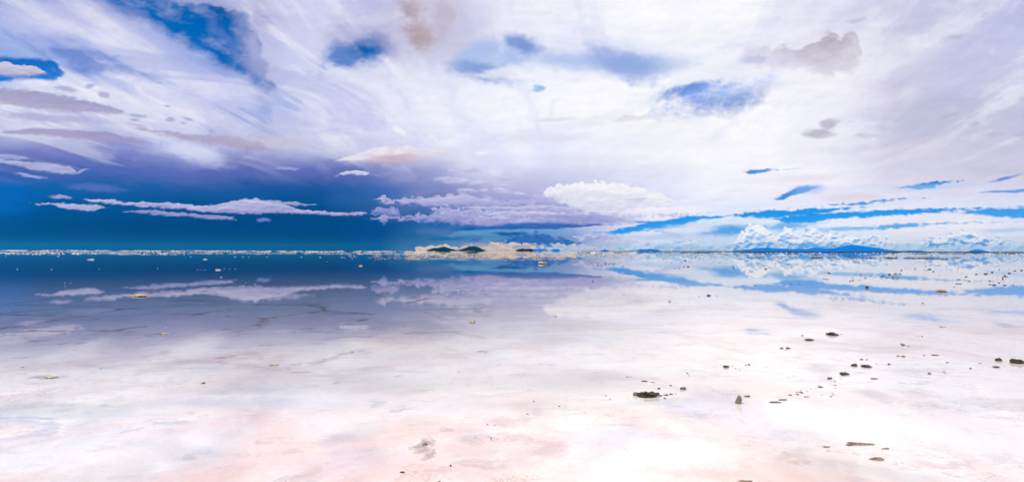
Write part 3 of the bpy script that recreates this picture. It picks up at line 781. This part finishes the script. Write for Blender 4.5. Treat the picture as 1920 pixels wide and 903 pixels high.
isl = plain_mat('island_scrub', (0.001, 0.020, 0.030), (0.004, 0.03, 0.034), 0.01)
mtn = plain_mat('mountain_haze_blue', (0.0, 0.14, 0.54), (0.002, 0.17, 0.60), 0.0015)  # blue of the distant haze painted into the rock colour
hill('island_hill', [(800, 0), (808, 3), (815, 5.2), (821, 4.8), (832, 7.6), (840, 5.6), (850, 2.6), (858, .8), (860, 0)], 7000, 260, isl, 1)
hill('island_hill', [(854, 0), (862, 1.8), (872, 5), (882, 8.3), (890, 8.4), (897, 6.4), (905, 2.6), (912, 0)], 7600, 260, isl, 4)
hill('island_hill', [(966, 0), (970, 2.6), (980, 4.2), (986, 3.4), (996, 4.0), (1001, 0)], 8200, 120, plain_mat('islet_rock', (0.001, 0.006, 0.022), (0.002, 0.008, 0.028), 0.02), 9)
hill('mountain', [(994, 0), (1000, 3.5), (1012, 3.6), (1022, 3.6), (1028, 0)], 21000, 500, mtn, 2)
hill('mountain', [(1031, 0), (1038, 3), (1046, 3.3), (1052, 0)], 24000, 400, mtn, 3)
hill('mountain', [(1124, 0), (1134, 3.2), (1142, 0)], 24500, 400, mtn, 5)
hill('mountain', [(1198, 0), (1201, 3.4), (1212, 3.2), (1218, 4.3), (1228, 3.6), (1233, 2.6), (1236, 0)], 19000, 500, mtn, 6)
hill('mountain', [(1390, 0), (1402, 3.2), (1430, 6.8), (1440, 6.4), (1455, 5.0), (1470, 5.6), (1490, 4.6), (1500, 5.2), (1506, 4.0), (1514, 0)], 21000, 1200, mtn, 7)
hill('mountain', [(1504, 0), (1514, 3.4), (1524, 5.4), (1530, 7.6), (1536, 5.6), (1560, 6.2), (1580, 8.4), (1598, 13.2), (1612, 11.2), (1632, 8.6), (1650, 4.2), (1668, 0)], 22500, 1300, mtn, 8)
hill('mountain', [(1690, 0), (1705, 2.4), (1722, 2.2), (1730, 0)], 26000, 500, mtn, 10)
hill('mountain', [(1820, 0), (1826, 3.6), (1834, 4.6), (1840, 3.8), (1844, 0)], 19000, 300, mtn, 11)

# ------------------------------------------------------------------ clods and crusts
def pm(name, stops, rough, spec=0.5, bump=0.4, scale=14.0):
    m, T = new_mat(name)
    t = m.node_tree.nodes.new('ShaderNodeTexCoord')
    nz = T.noise(t.outputs['Object'], scale, 6, 0.7)
    cc = T.ramp(nz, stops)
    b = T.n.new('ShaderNodeBsdfPrincipled')
    T.put(b.inputs['Base Color'], cc)
    b.inputs['Roughness'].default_value = rough
    b.inputs['Specular IOR Level'].default_value = spec
    bb = T.n.new('ShaderNodeBump')
    bb.inputs['Strength'].default_value = bump
    bb.inputs['Distance'].default_value = 0.02
    T.l.new(nz, bb.inputs['Height'])
    T.l.new(bb.outputs[0], b.inputs['Normal'])
    finish(T, b.outputs[0])
    return m


M = {
    'dark': pm('dark_mud', [(0.3, (0.018, 0.015, 0.010)), (0.5, (0.065, 0.052, 0.036)), (0.68, (0.22, 0.18, 0.14))], 0.8, 0.25),
    'olive': pm('olive_mud', [(0.3, (0.012, 0.013, 0.006)), (0.5, (0.040, 0.040, 0.020)), (0.68, (0.14, 0.12, 0.08))], 0.7, 0.3),
    'grey': pm('grey_mud', [(0.3, (0.08, 0.075, 0.06)), (0.5, (0.20, 0.18, 0.15)), (0.75, (0.34, 0.31, 0.28))], 0.85, 0.25),
    'brown': pm('brown_mud', [(0.3, (0.10, 0.065, 0.04)), (0.5, (0.30, 0.21, 0.15)), (0.7, (0.55, 0.42, 0.35))], 0.85, 0.25),
    'beige': pm('beige_crust', [(0.3, (0.16, 0.10, 0.05)), (0.45, (0.50, 0.38, 0.26)), (0.7, (0.82, 0.72, 0.6))], 0.8, 0.3),
    'white': pm('white_crust', [(0.3, (0.6, 0.55, 0.5)), (0.5, (0.82, 0.79, 0.77)), (0.75, (0.9, 0.88, 0.87))], 0.7, 0.3),
}


def clod_mesh(name, w, d, h, seed, rough=0.35, sub=3, spike=0.0, lean=0.0, sink=0.22):
    bm = bmesh.new()
    bmesh.ops.create_icosphere(bm, subdivisions=sub, radius=1.0)
    s = Vector((seed * 3.17, seed * 1.31, seed * 0.73))
    for v in bm.verts:
        p = v.co.copy()
        n = mn.fractal(p * 1.3 + s, 0.8, 2.2, 5)
        rid = abs(mn.noise(p * 2.6 + s * 2))
        f = 1 + rough * n * 1.1 - rough * 0.7 * rid
        ang = math.atan2(p.y, p.x)
        f *= 1 + spike * 0.45 * max(0, math.sin(ang * 3 + seed)) * (1 - abs(p.z)) + 0.12 * math.sin(ang * 2 + seed * 2.1)
        q = p * f * 0.86
        z = q.z * (0.5 + sink) + 0.5 - sink
        v.co = Vector((q.x * w / 2 + lean * z * h, q.y * d / 2, max(z, -0.25) * h))
    me = bpy.data.meshes.new(name)
    bm.to_mesh(me)
    bm.free()
    for p in me.polygons:
        p.use_smooth = sub > 2 and (seed % 3 == 0)
    return me


def size(x, y, w, h, tall=False):
    yb = y + h / 2
    gx, gy = ground(x, yb)
    ww = w * gy / F
    dpx = (0.25 if tall else 0.5) * h
    d = min(0.8 * ww, dpx * gy * gy / (CAMH * F))
    hh = max((h - d * CAMH * F / gy / gy) * gy / F, 0.12 * ww)
    return gx, gy + d / 2, ww, d, hh


def clod(x, y, w, h, mat, label, seed, name='mud_clod', cat='mud clod', group=None, tall=False, spike=0.4, rough=0.35, rot=0.0, lean=0.0):
    gx, gy, ww, d, hh = size(x, y, w, h, tall)
    me = clod_mesh(name, ww, max(d, ww * 0.3), hh, seed, rough, 4 if w > 9 else 3, spike, lean)
    o = link(name, me, M[mat], label=label, category=cat)
    o.location = (gx, gy, 0)
    o.rotation_euler = (0, 0, rot)
    if group:
        o['group'] = group
    return o


big = [
    (1220, 736, 35, 17, 'olive', 'big dark jagged mud clod, largest of the cluster on the wet salt right of centre', 1.0, .75),
    (1193, 736, 11, 10, 'grey', 'round grey stone just left of the big dark jagged clod', .1, .15),
    (1283, 725, 12, 8, 'grey', 'greyish lump alone behind and right of the big jagged clod cluster', .5, .4),
    (1210, 712, 11, 4, 'grey', 'small peaked grey lump behind the big jagged clod, nearer the horizon', .6, .4),
    (1387, 745, 13, 20, 'grey', 'upright grey standing stone on the salt, taller than it is wide', .0, .2),
    (1404, 739.5, 11, 4, 'dark', 'flat dark clod just right of the upright standing stone', .6, .4),
    (1364, 684, 11, 6, 'dark', 'dark wedge-shaped clod alone on white salt, behind the standing stone', .6, .4),
    (1565, 622, 19, 8, 'olive', 'jagged olive black clod, the farther and larger of two near the blue cloud reflection', .9, .5),
    (1522, 633, 19, 5, 'olive', 'long flat olive black clod just nearer and left of the jagged one', .3, .3),
    (1479.5, 649, 8, 4, 'dark', 'dark flat clod, right one of a small pair below the blue cloud reflection', .6, .3),
    (1467.6, 649, 7, 3, 'dark', 'thin dark clod, left one of a small pair below the blue cloud reflection', .6, .3),
    (1606, 680, 14, 7, 'dark', 'oval dark clod, left one of two large neighbours joined by a crumb', .2, .2),
    (1630.5, 682, 17, 8, 'dark', 'oval dark clod with ragged edge, right one of two large neighbours joined by a crumb', .6, .35),
    (1617, 681, 4, 2, 'dark', 'tiny crumb between the two oval dark neighbouring clods', .3, .3),
    (1586.6, 696, 15, 8, 'dark', 'dark clod with a raised knob and side spur, left of the twin ovals', 1.0, .5),
    (1558, 705, 9, 5, 'dark', 'small pointed dark clod left of the clod with the raised knob', .9, .5),
    (1541, 721, 9, 4, 'dark', 'low dark clod halfway along the diagonal trail of crumbs', .7, .4),
    (1618, 669.5, 7, 3, 'dark', 'small dark clod just beyond the left twin oval', .5, .3),
    (1627, 670, 5, 2, 'dark', 'smaller dark crumb just beyond the right twin oval', .5, .3),
    (1642, 705.6, 17, 3, 'grey', 'thin slanting grey strip of crust below the twin ovals', .2, .3),
    (1469.6, 746, 19, 3, 'grey', 'thin grey strip of mud, upper of two flat strips near the trail end', .4, .3),
    (1456.6, 750.5, 24, 4, 'grey', 'long grey strip of mud, lower of two flat strips near the trail end', .4, .3),
    (1916, 671, 24, 12, 'olive', 'large dark green clod cut by the right edge of the picture', .5, .35),
    (1877.5, 668, 13, 8, 'dark', 'compact black clod left of the one at the right edge', .7, .4),
    (1872.5, 682, 9, 5, 'dark', 'small black clod with a thin tail, nearer than the compact black one', .9, .4),
    (1696, 641.6, 7, 4, 'dark', 'dark clod in the middle of a three-piece row on grey reflection', .4, .3),
    (1691, 640, 3.5, 2, 'dark', 'tiny dark crumb at the left end of the three-piece row', .4, .3),
    (1705, 644.6, 5, 2, 'grey', 'greyish crumb at the right end of the three-piece row', .4, .3),
    (1696, 663, 7, 4, 'grey', 'small arched grey lump with a pale twig of crust on its left', .6, .3),
    (1687, 662.5, 7, 3, 'brown', 'forked pale brown twig of crust beside the arched grey lump', 1.0, .4),
    (1745, 695, 6, 4, 'dark', 'round black pebble-like clod alone on pale grey water', .2, .2),
    (1669, 678, 5.5, 3.5, 'dark', 'small black clod just right of the twin ovals', .4, .3),
    (1779, 674.6, 6.5, 2.5, 'dark', 'flat oblong black clod alone between the twin ovals and the right edge', .3, .3),
    (1608, 827, 38, 9, 'brown', 'brown muddy mound, largest of the foreground group at the lower right', .7, .5),
    (1635, 828, 17, 5, 'brown', 'small brown mound touching the right end of the largest foreground mound', .5, .4),
    (1664, 836, 16, 4, 'brown', 'flat brown patch of mud right of the foreground mounds', .5, .4),
    (1650, 855, 25, 9, 'brown', 'slanting reddish brown mound, nearest of the foreground mounds', .5, .4),
    (1552, 833.5, 14, 4, 'brown', 'thin brown strip of mud left of the largest foreground mound', .5, .4),
    (1628, 534, 8, 4.5, 'olive', 'round black clod standing out in front of the blue reflected streak', .2, .2),
    (1330, 551, 8, 3.5, 'dark', 'dark clod, largest of a row of three on white reflection right of centre', .6, .3),
    (1771, 540.6, 19, 4.5, 'brown', 'brown crumbly crust with a peak in the middle on pale water at the right', .7, .6),
    (797, 832, 7, 7, 'brown', 'small brown mud lump in a pink stained hollow in the foreground', .7, .5),
    (755, 885, 9, 5, 'dark', 'small dark slanting twig-like lump near the bottom edge left of centre', .8, .4),
    (380, 720, 8, 3.5, 'dark', 'small black slanting clod alone on pale salt at the left', .5, .3),
    (1400, 899, 26, 5, 'brown', 'low brown mound at the bottom edge right of centre', .5, .4),
]
for i, (x, y, w, h, mt, lb, sp, rg_) in enumerate(big):
    tall = h > w
    clod(x, y, w, h, mt, lb, i + 1, 'standing_stone' if tall and mt == 'grey' else 'mud_clod', 'stone' if (tall and mt == 'grey') or i == 1 else 'mud clod', None, tall, sp, rg_, 0.0, 0.15 if tall else 0)

crusts = [
    (254, 558, 30, 3.5, 'beige', 'long beige salt crust breaking the water beside the reflected streak cloud'),
    (305, 628.5, 18, 3.5, 'beige', 'crumbled beige salt crust among dark cracks at the left'),
    (513, 685, 18, 4, 'beige', 'pale olive salt crust left of centre on white salt'),
    (92, 711, 26, 3, 'beige', 'thin olive white crust ridge near the left edge'),
    (886.5, 602.6, 9, 5, 'beige', 'small golden crust lump near the middle of the picture'),
    (1017, 492, 14, 4.5, 'beige', 'bright beige salt plate just in front of the rubble, below the dark islet'),
    (167, 490, 11, 2, 'white', 'flat white salt plate just in front of the white crust line at the left'),
    (407, 508, 9, 2, 'white', 'bright white salt plate in the middle of a dotted row on dark blue water'),
    (675, 499, 8, 2.2, 'beige', 'cream salt plate alone on the dark blue water left of the islands'),
    (384, 488.5, 8, 1.6, 'white', 'thin white salt plate just in front of the white line left of centre'),
    (1708, 686.6, 9, 2, 'white', 'pale curled salt flake on grey water among the right-hand clods'),
    (1770, 608, 13, 2, 'beige', 'thin pale crust strip below the dark blue reflected streak at the right'),
]
for i, (x, y, w, h, mt, lb) in enumerate(crusts):
    clod(x, y, w, h, mt, lb, i + 71, 'salt_crust', 'salt crust', None, False, 0.8, 0.5)

count = len(big)
protos = {}
for mt in ('dark', 'brown', 'grey', 'white', 'beige'):
    protos[mt] = []
    for s in range(6):
        me = clod_mesh('mud_clod' if mt in ('dark', 'brown', 'grey') else 'salt_flake', 1, 1, 1, 200 + s * 7 + len(mt), 0.45, 2, 0.8)
        me.materials.append(M[mt])
        protos[mt].append(me)
rnd = random.Random(7)


def small(x, y, w, h, mt, label, cat, group, name='mud_clod'):
    global count
    gx, gy, ww, d, hh = size(x, y, w, h)
    o = bpy.data.objects.new(name, rnd.choice(protos[mt]))
    C.objects.link(o)
    a = rnd.uniform(-0.3, 0.3)
    o.location = (gx, gy, 0)
    o.scale = (ww, max(d, ww * 0.35), hh)
    o.rotation_euler = (0, 0, a)
    o['label'] = label
    o['category'] = cat
    o['group'] = group
    count += 1


# crumbs round the big jagged clod
for (x, y, w, h) in ((1205, 733.5, 8, 4), (1251, 737.5, 9, 4), (1259.6, 736, 8, 3.5), (1248, 744, 5, 3), (1236.6, 725.5, 7, 4), (1258.6, 720, 4, 2.5),
                     (1177.5, 704.5, 4, 2), (1183, 704, 2.5, 1.5), (1226.6, 714.6, 5, 2), (1222, 714, 3, 1.5), (1290, 697, 4, 2), (1292, 702, 3, 1.5),
                     (1137.5, 740, 3, 2), (1144.5, 746, 3, 2), (1241, 739, 6, 3), (1268, 736, 4, 1.5)):
    small(x, y, w, h, 'dark', 'small mud crumb scattered close round the big dark jagged clod', 'mud crumb', 'crumbs round the big jagged clod')
# the diagonal trail
for (x, y, w, h) in ((1484, 736.5, 7, 3), (1497.5, 735, 6, 3.5), (1496, 731, 4, 2), (1504.5, 731.5, 7, 3), (1503, 728, 3, 1.6), (1506, 733, 4, 2), (1514, 740, 11, 2.4), (1514, 729, 4, 1.5), (1567, 711, 3.5, 1.8), (1568, 718, 6, 1.8),
                     (1568, 723, 4, 1.5), (1522, 725, 4, 1.5), (1560, 739.5, 7, 2), (1563, 736, 7, 1), (1542, 737, 4, 1.5), (1578, 707, 4, 1), (1562, 731, 4, 1)):
    small(x, y, w, h, rnd.choice(('dark', 'grey')), 'small crumb in the diagonal trail leading from the grey strips to the twin oval clods', 'mud crumb', 'crumbs in the diagonal trail')
for (x, y, w, h) in ((1375, 683, 3, 1.5), (1380.5, 688, 3.5, 1.5), (1388, 690, 3, 1.5), (1400, 681, 5, 2), (1406, 680, 5, 3), (1475, 653, 4, 1), (1466, 652, 3, 1), (1506, 625.5, 4, 2), (1579, 623, 3, 1.5),
                     (1730.5, 626, 3.5, 2), (1722, 625, 3, 1.2), (1735, 661.5, 5, 2), (1755, 661, 14, 1.4), (1821.6, 685, 4, 3), (1840, 676, 5, 1.6), (1772, 692, 4, 2), (1774, 695, 4, 1), (1644, 678, 3, 1.4),
                     (1050, 760, 4, 2.5), (1002, 751, 4, 2.5), (915, 794.6, 3.5, 2.5), (928, 796, 3, 2), (922, 821, 3, 3), (990, 775, 5, 2), (846, 872, 4, 5), (825, 902, 6, 3),
                     (1554.6, 841, 6, 2), (1042.6, 592, 3, 2), (1170, 552, 2.6, 1.6), (1112, 526, 3, 1.6), (757, 609, 2.4, 1.4), (189, 693, 3, 1.5), (41, 692, 5, 2), (660, 660, 3, 2), (860, 697, 4, 1.5), (820, 655, 3, 1)):
    small(x, y, w, h, 'dark', 'tiny dark speck of mud lying alone on the near wet salt', 'mud speck', 'lone specks on the near salt')
# far field on the right
FAR = 'small dark mud clod far out on the mirror salt, standing apart from the dense clusters'
FG = 'far mud clods on the mirror salt'
for (x, y, w, h) in ((1120.6, 496, 3, 2), (1136, 492.8, 3, 2), (1143, 493.4, 2.4, 1.6), (1150, 493.5, 3, 1.8), (1168.5, 497.5, 2.6, 1.8), (1285.6, 486, 4, 2.6), (1273.5, 501, 2.8, 2), (1265.6, 501, 2, 1.6),
                     (1291, 497.5, 5, 2), (1283, 498, 2.5, 1.5), (1375, 495.8, 2.6, 2.6), (1376, 500, 2.6, 1.8), (1110, 492, 2.4, 1.5), (1113, 495.4, 2.4, 1.5), (1129, 497, 2.4, 1.5), (1256, 563, 5, 2.6),
                     (1312, 553, 3, 1.8), (1345, 552, 3, 1.8), (1416, 531.7, 3, 2), (1484.5, 529, 3.5, 1.6), (1499, 529, 4, 1.6), (1565, 559, 6, 1.6), (1731, 563, 4, 2), (1437, 501, 8, 2), (1556, 508, 7, 2.2),
                     (1546, 519, 4, 1.5), (1552, 520, 5, 1.5), (1655, 513.6, 4, 2), (1669, 509.6, 5, 3), (1680, 508.7, 5, 2), (1688, 508.6, 4, 1.5), (1691, 502, 3, 2), (1751, 504, 3, 2.4), (1745, 500, 9, 2.6),
                     (1813, 513.5, 6, 2), (1850, 508, 7, 2.6), (1832, 509, 5, 2), (1862, 504.6, 5, 3), (1885, 511, 4, 2.4), (1887, 513, 7, 2), (1894, 506.5, 5, 2.4), (1905, 502, 5, 2), (1917, 501, 5, 2.4),
                     (1867, 528.8, 9, 3), (1886, 529.2, 8, 2.4), (1800, 519, 9, 2), (1802, 527, 9, 2), (1795, 527, 4, 2), (1819, 522, 4, 2), (1875, 524.6, 4, 2), (1881, 515, 3, 4), (1790, 533, 3, 1.4), (1762, 549.6, 2.6, 1.2)):
    small(x, y, w * 0.85, h * 0.8, 'dark', FAR, 'mud clod', FG)
CL = [(1608, 513, 14, 3, 9, 'far mud clod in the dense patch at the left end of the right-hand field'), (1664, 514, 16, 3, 10, 'far mud clod in the long dense patch above the lone round black clod'),
      (1676, 516, 12, 2, 8, 'far mud clod in the long dense patch above the lone round black clod'), (1715, 499, 20, 2, 9, 'far mud clod in the thin upper row beyond the long dense patch'),
      (1775, 497, 22, 2.4, 10, 'far mud clod in the thin upper row right of the long dense patch'), (1882, 519, 14, 5, 10, 'far mud clod in the patch nearest the right edge of the picture'),
      (1765, 517, 14, 2, 5, 'far mud clod in the sparse patch beyond the brown peaked crust'), (1607, 522, 8, 1.4, 4, 'far mud clod in the dense patch at the left end of the right-hand field'),
      (1300, 490, 60, 4, 10, 'far mud clod scattered on pale water just right of the middle rubble'), (1400, 489, 60, 4, 10, 'far mud clod scattered in front of the left end of the mountains'),
      (1870, 495, 40, 4, 10, 'far mud clod scattered below the right-hand cloud bank near the picture edge'), (1200, 490, 60, 3, 9, 'far mud clod scattered on pale water just right of the middle rubble'),
      (1500, 492, 60, 5, 9, 'far mud clod scattered in front of the low middle of the mountains')]
for cx, cy, sx, sy, n, lb in CL:
    for _ in range(n):
        x = min(1930, rnd.gauss(cx, sx))
        y = max(485, rnd.gauss(cy, sy))
        w = rnd.uniform(1.1, 3.6) * (0.7 + 0.3 * (y - 480) / 30)
        small(x, y, w, min(1.7, w * rnd.uniform(0.28, 0.45)), 'brown' if rnd.random() < 0.25 else 'dark', lb, 'mud clod', lb[13:])
# white flakes on the dark water to the left
for (x, y, w, h) in ((32, 509, 3.5, 2), (96, 509, 4.5, 2), (186, 508, 2.4, 1.5), (203, 511.5, 2.4, 1.5), (295, 506, 3, 2), (370, 508.4, 3, 1.4), (377, 508.4, 3, 1.4), (384, 508.2, 3, 1.4), (420, 506.6, 3, 1.4), (430, 507, 3, 1.4),
                     (441, 506.5, 3, 1.6), (414, 522, 9, 1.8), (121, 534, 3.5, 1.6), (132, 534, 3, 1), (122, 540.5, 2.4, 1.4), (108, 484.5, 8, 1.2), (392, 534.5, 2.6, 1.4), (340, 535, 2.6, 1.2), (461, 532, 2.4, 1.6),
                     (478, 534.5, 4, 1.6), (613, 492, 3, 1), (440, 484, 6, 1), (455, 484, 5, 1), (466, 484.3, 4, 1), (500, 483.6, 6, 1), (565, 483.4, 5, 1.4), (600, 484, 8, 1), (640, 484, 6, 1), (357, 484.4, 5, 1),
                     (10, 485.4, 4, 1.2), (620, 598, 3, 1.4), (310, 617, 6, 1.8), (645, 484.5, 5, 1.2), (345, 479.5, 4, 1.6), (826, 534, 4, 1.2)):
    small(x, y, w * 0.55, h * 0.5, 'white', 'tiny white salt flake glinting on the dark blue water at the left', 'salt flake', 'white flakes on the dark water', 'salt_flake')


# ------------------------------------------------------------------ rubble too fine to count, out towards the horizon
def rubble(name, zones, mat, seed, hscale=0.22):
    rr = random.Random(seed)
    bm_v, bm_f = [], []
    for (x0, x1, y0, y1, n, wmin, wmax, bias) in zones:
        for _ in range(n):
            x = rr.uniform(x0, x1)
            t = rr.random() ** bias
            yy = hor(x) + y0 + (y1 - y0) * t
            if mn.noise(Vector((x / 23.0, yy / 2.2, seed))) < -0.12:
                continue
            gx, gy = ground(x, yy)
            w = rr.uniform(wmin, wmax) * gy / F
            h = w * rr.uniform(0.5, 1.3) * hscale
            if rr.random() < 0.1:
                h *= 1.8
            base = len(bm_v)
            k = 6
            a0 = rr.random() * 6.28
            for j in range(k):
                a = a0 + j * 6.283 / k
                q = rr.uniform(0.7, 1.2)
                bm_v.append((gx + math.cos(a) * w / 2 * q, gy + math.sin(a) * w / 2 * q, -0.01))
            for j in range(k):
                a = a0 + j * 6.283 / k
                q = rr.uniform(0.35, 0.85)
                bm_v.append((gx + math.cos(a) * w / 2 * q, gy + math.sin(a) * w / 2 * q, h * rr.uniform(0.5, 0.95)))
            bm_v.append((gx, gy, h))
            for j in range(k):
                j2 = (j + 1) % k
                bm_f.append((base + j, base + j2, base + k + j2, base + k + j))
                bm_f.append((base + k + j, base + k + j2, base + 2 * k))
    me = bpy.data.meshes.new(name)
    me.from_pydata(bm_v, [], bm_f)
    me.update()
    return link(name, me, mat, kind='stuff')


# zones: x0, x1, y below horizon from-to, count, width range in picture units, bias
rubble('white_salt_rubble', [(-60, 800, 1.4, 4.4, 4200, 0.5, 1.9, 1.0), (-60, 790, 6.0, 7.8, 1300, 0.5, 2.0, 1.5), (-60, 330, 7, 9.8, 420, 0.9, 3, 1.2),
                             (640, 800, 6, 20, 200, 0.8, 2, 1.3), (1060, 1980, 2, 6, 500, 1, 3, 1)], M['white'], 3)
rubble('beige_salt_rubble', [(760, 1080, 1.4, 18, 5200, 0.7, 2.4, 1.1), (700, 800, 8, 18, 260, 0.7, 2, 1.0), (940, 1180, 2, 13, 1100, 0.8, 2.4, 1.2), (-60, 780, 1.5, 8.0, 1500, 0.8, 2.6, 1)], M['beige'], 5)
rubble('brown_mud_rubble', [(790, 1130, 5, 17, 900, 0.7, 2.0, 1.1), (1080, 1980, 2.8, 5.0, 1500, 1, 3.4, 1.0), (1080, 1560, 6, 15, 600, 0.9, 2.4, 1.5), (1520, 1800, 11, 14, 1100, 0.9, 3.0, 1.0),
                            (1400, 1530, 10, 14, 200, 0.9, 2.4, 1.0), (1560, 1980, 6, 20, 380, 0.8, 2.2, 1.2)], M['dark'], 8)

# the low far mud shore, a dark thread along the horizon on the right
vs, fs = [], []
rr = random.Random(12)
n = 0
xs = [1090 + i * 3.2 for i in range(300)]
for j in range(5):
    for i, x in enumerate(xs):
        d = 1300 + j * 18
        hgt = (0.0, 0.8, 1.0, 0.8, 0.0)[j] * (0.55 + 1.3 * min(1, max(0, (x - 1100) / 260))) * (0.85 + 0.3 * mn.noise(Vector((x * 0.11, j, 2)))) 
        vs.append(((x - 960) * d / F, d + 10 * mn.noise(Vector((x * 0.05, j * 2, 7))), hgt - 0.05 * (j in (0, 4))))
for j in range(4):
    for i in range(len(xs) - 1):
        a = j * len(xs) + i
        fs.append((a, a + 1, a + len(xs) + 1, a + len(xs)))
me = bpy.data.meshes.new('shore')
me.from_pydata(vs, [], fs)
link('shore', me, plain_mat('shore_mud', (0.03, 0.022, 0.015), (0.08, 0.055, 0.035), 0.05), kind='structure')

# ------------------------------------------------------------------ the air
HAZE = 1.3e-5
if HAZE > 0:
    hm, H = new_mat('haze')
    pv = H.n.new('ShaderNodeVolumePrincipled')
    pv.inputs['Color'].default_value = (0.03, 0.50, 1.0, 1)
    pv.inputs['Density'].default_value = HAZE
    pv.inputs['Anisotropy'].default_value = 0.2
    finish(H, None, pv.outputs[0])
    bm = bmesh.new()
    bmesh.ops.create_cube(bm, size=1.0)
    for v in bm.verts:
        v.co = Vector((v.co.x * 66000, v.co.y * 66000, 330.0 if v.co.z > 0 else -3.0))
    me = bpy.data.meshes.new('haze')
    bm.to_mesh(me)
    bm.free()
    link('haze', me, hm, kind='stuff')
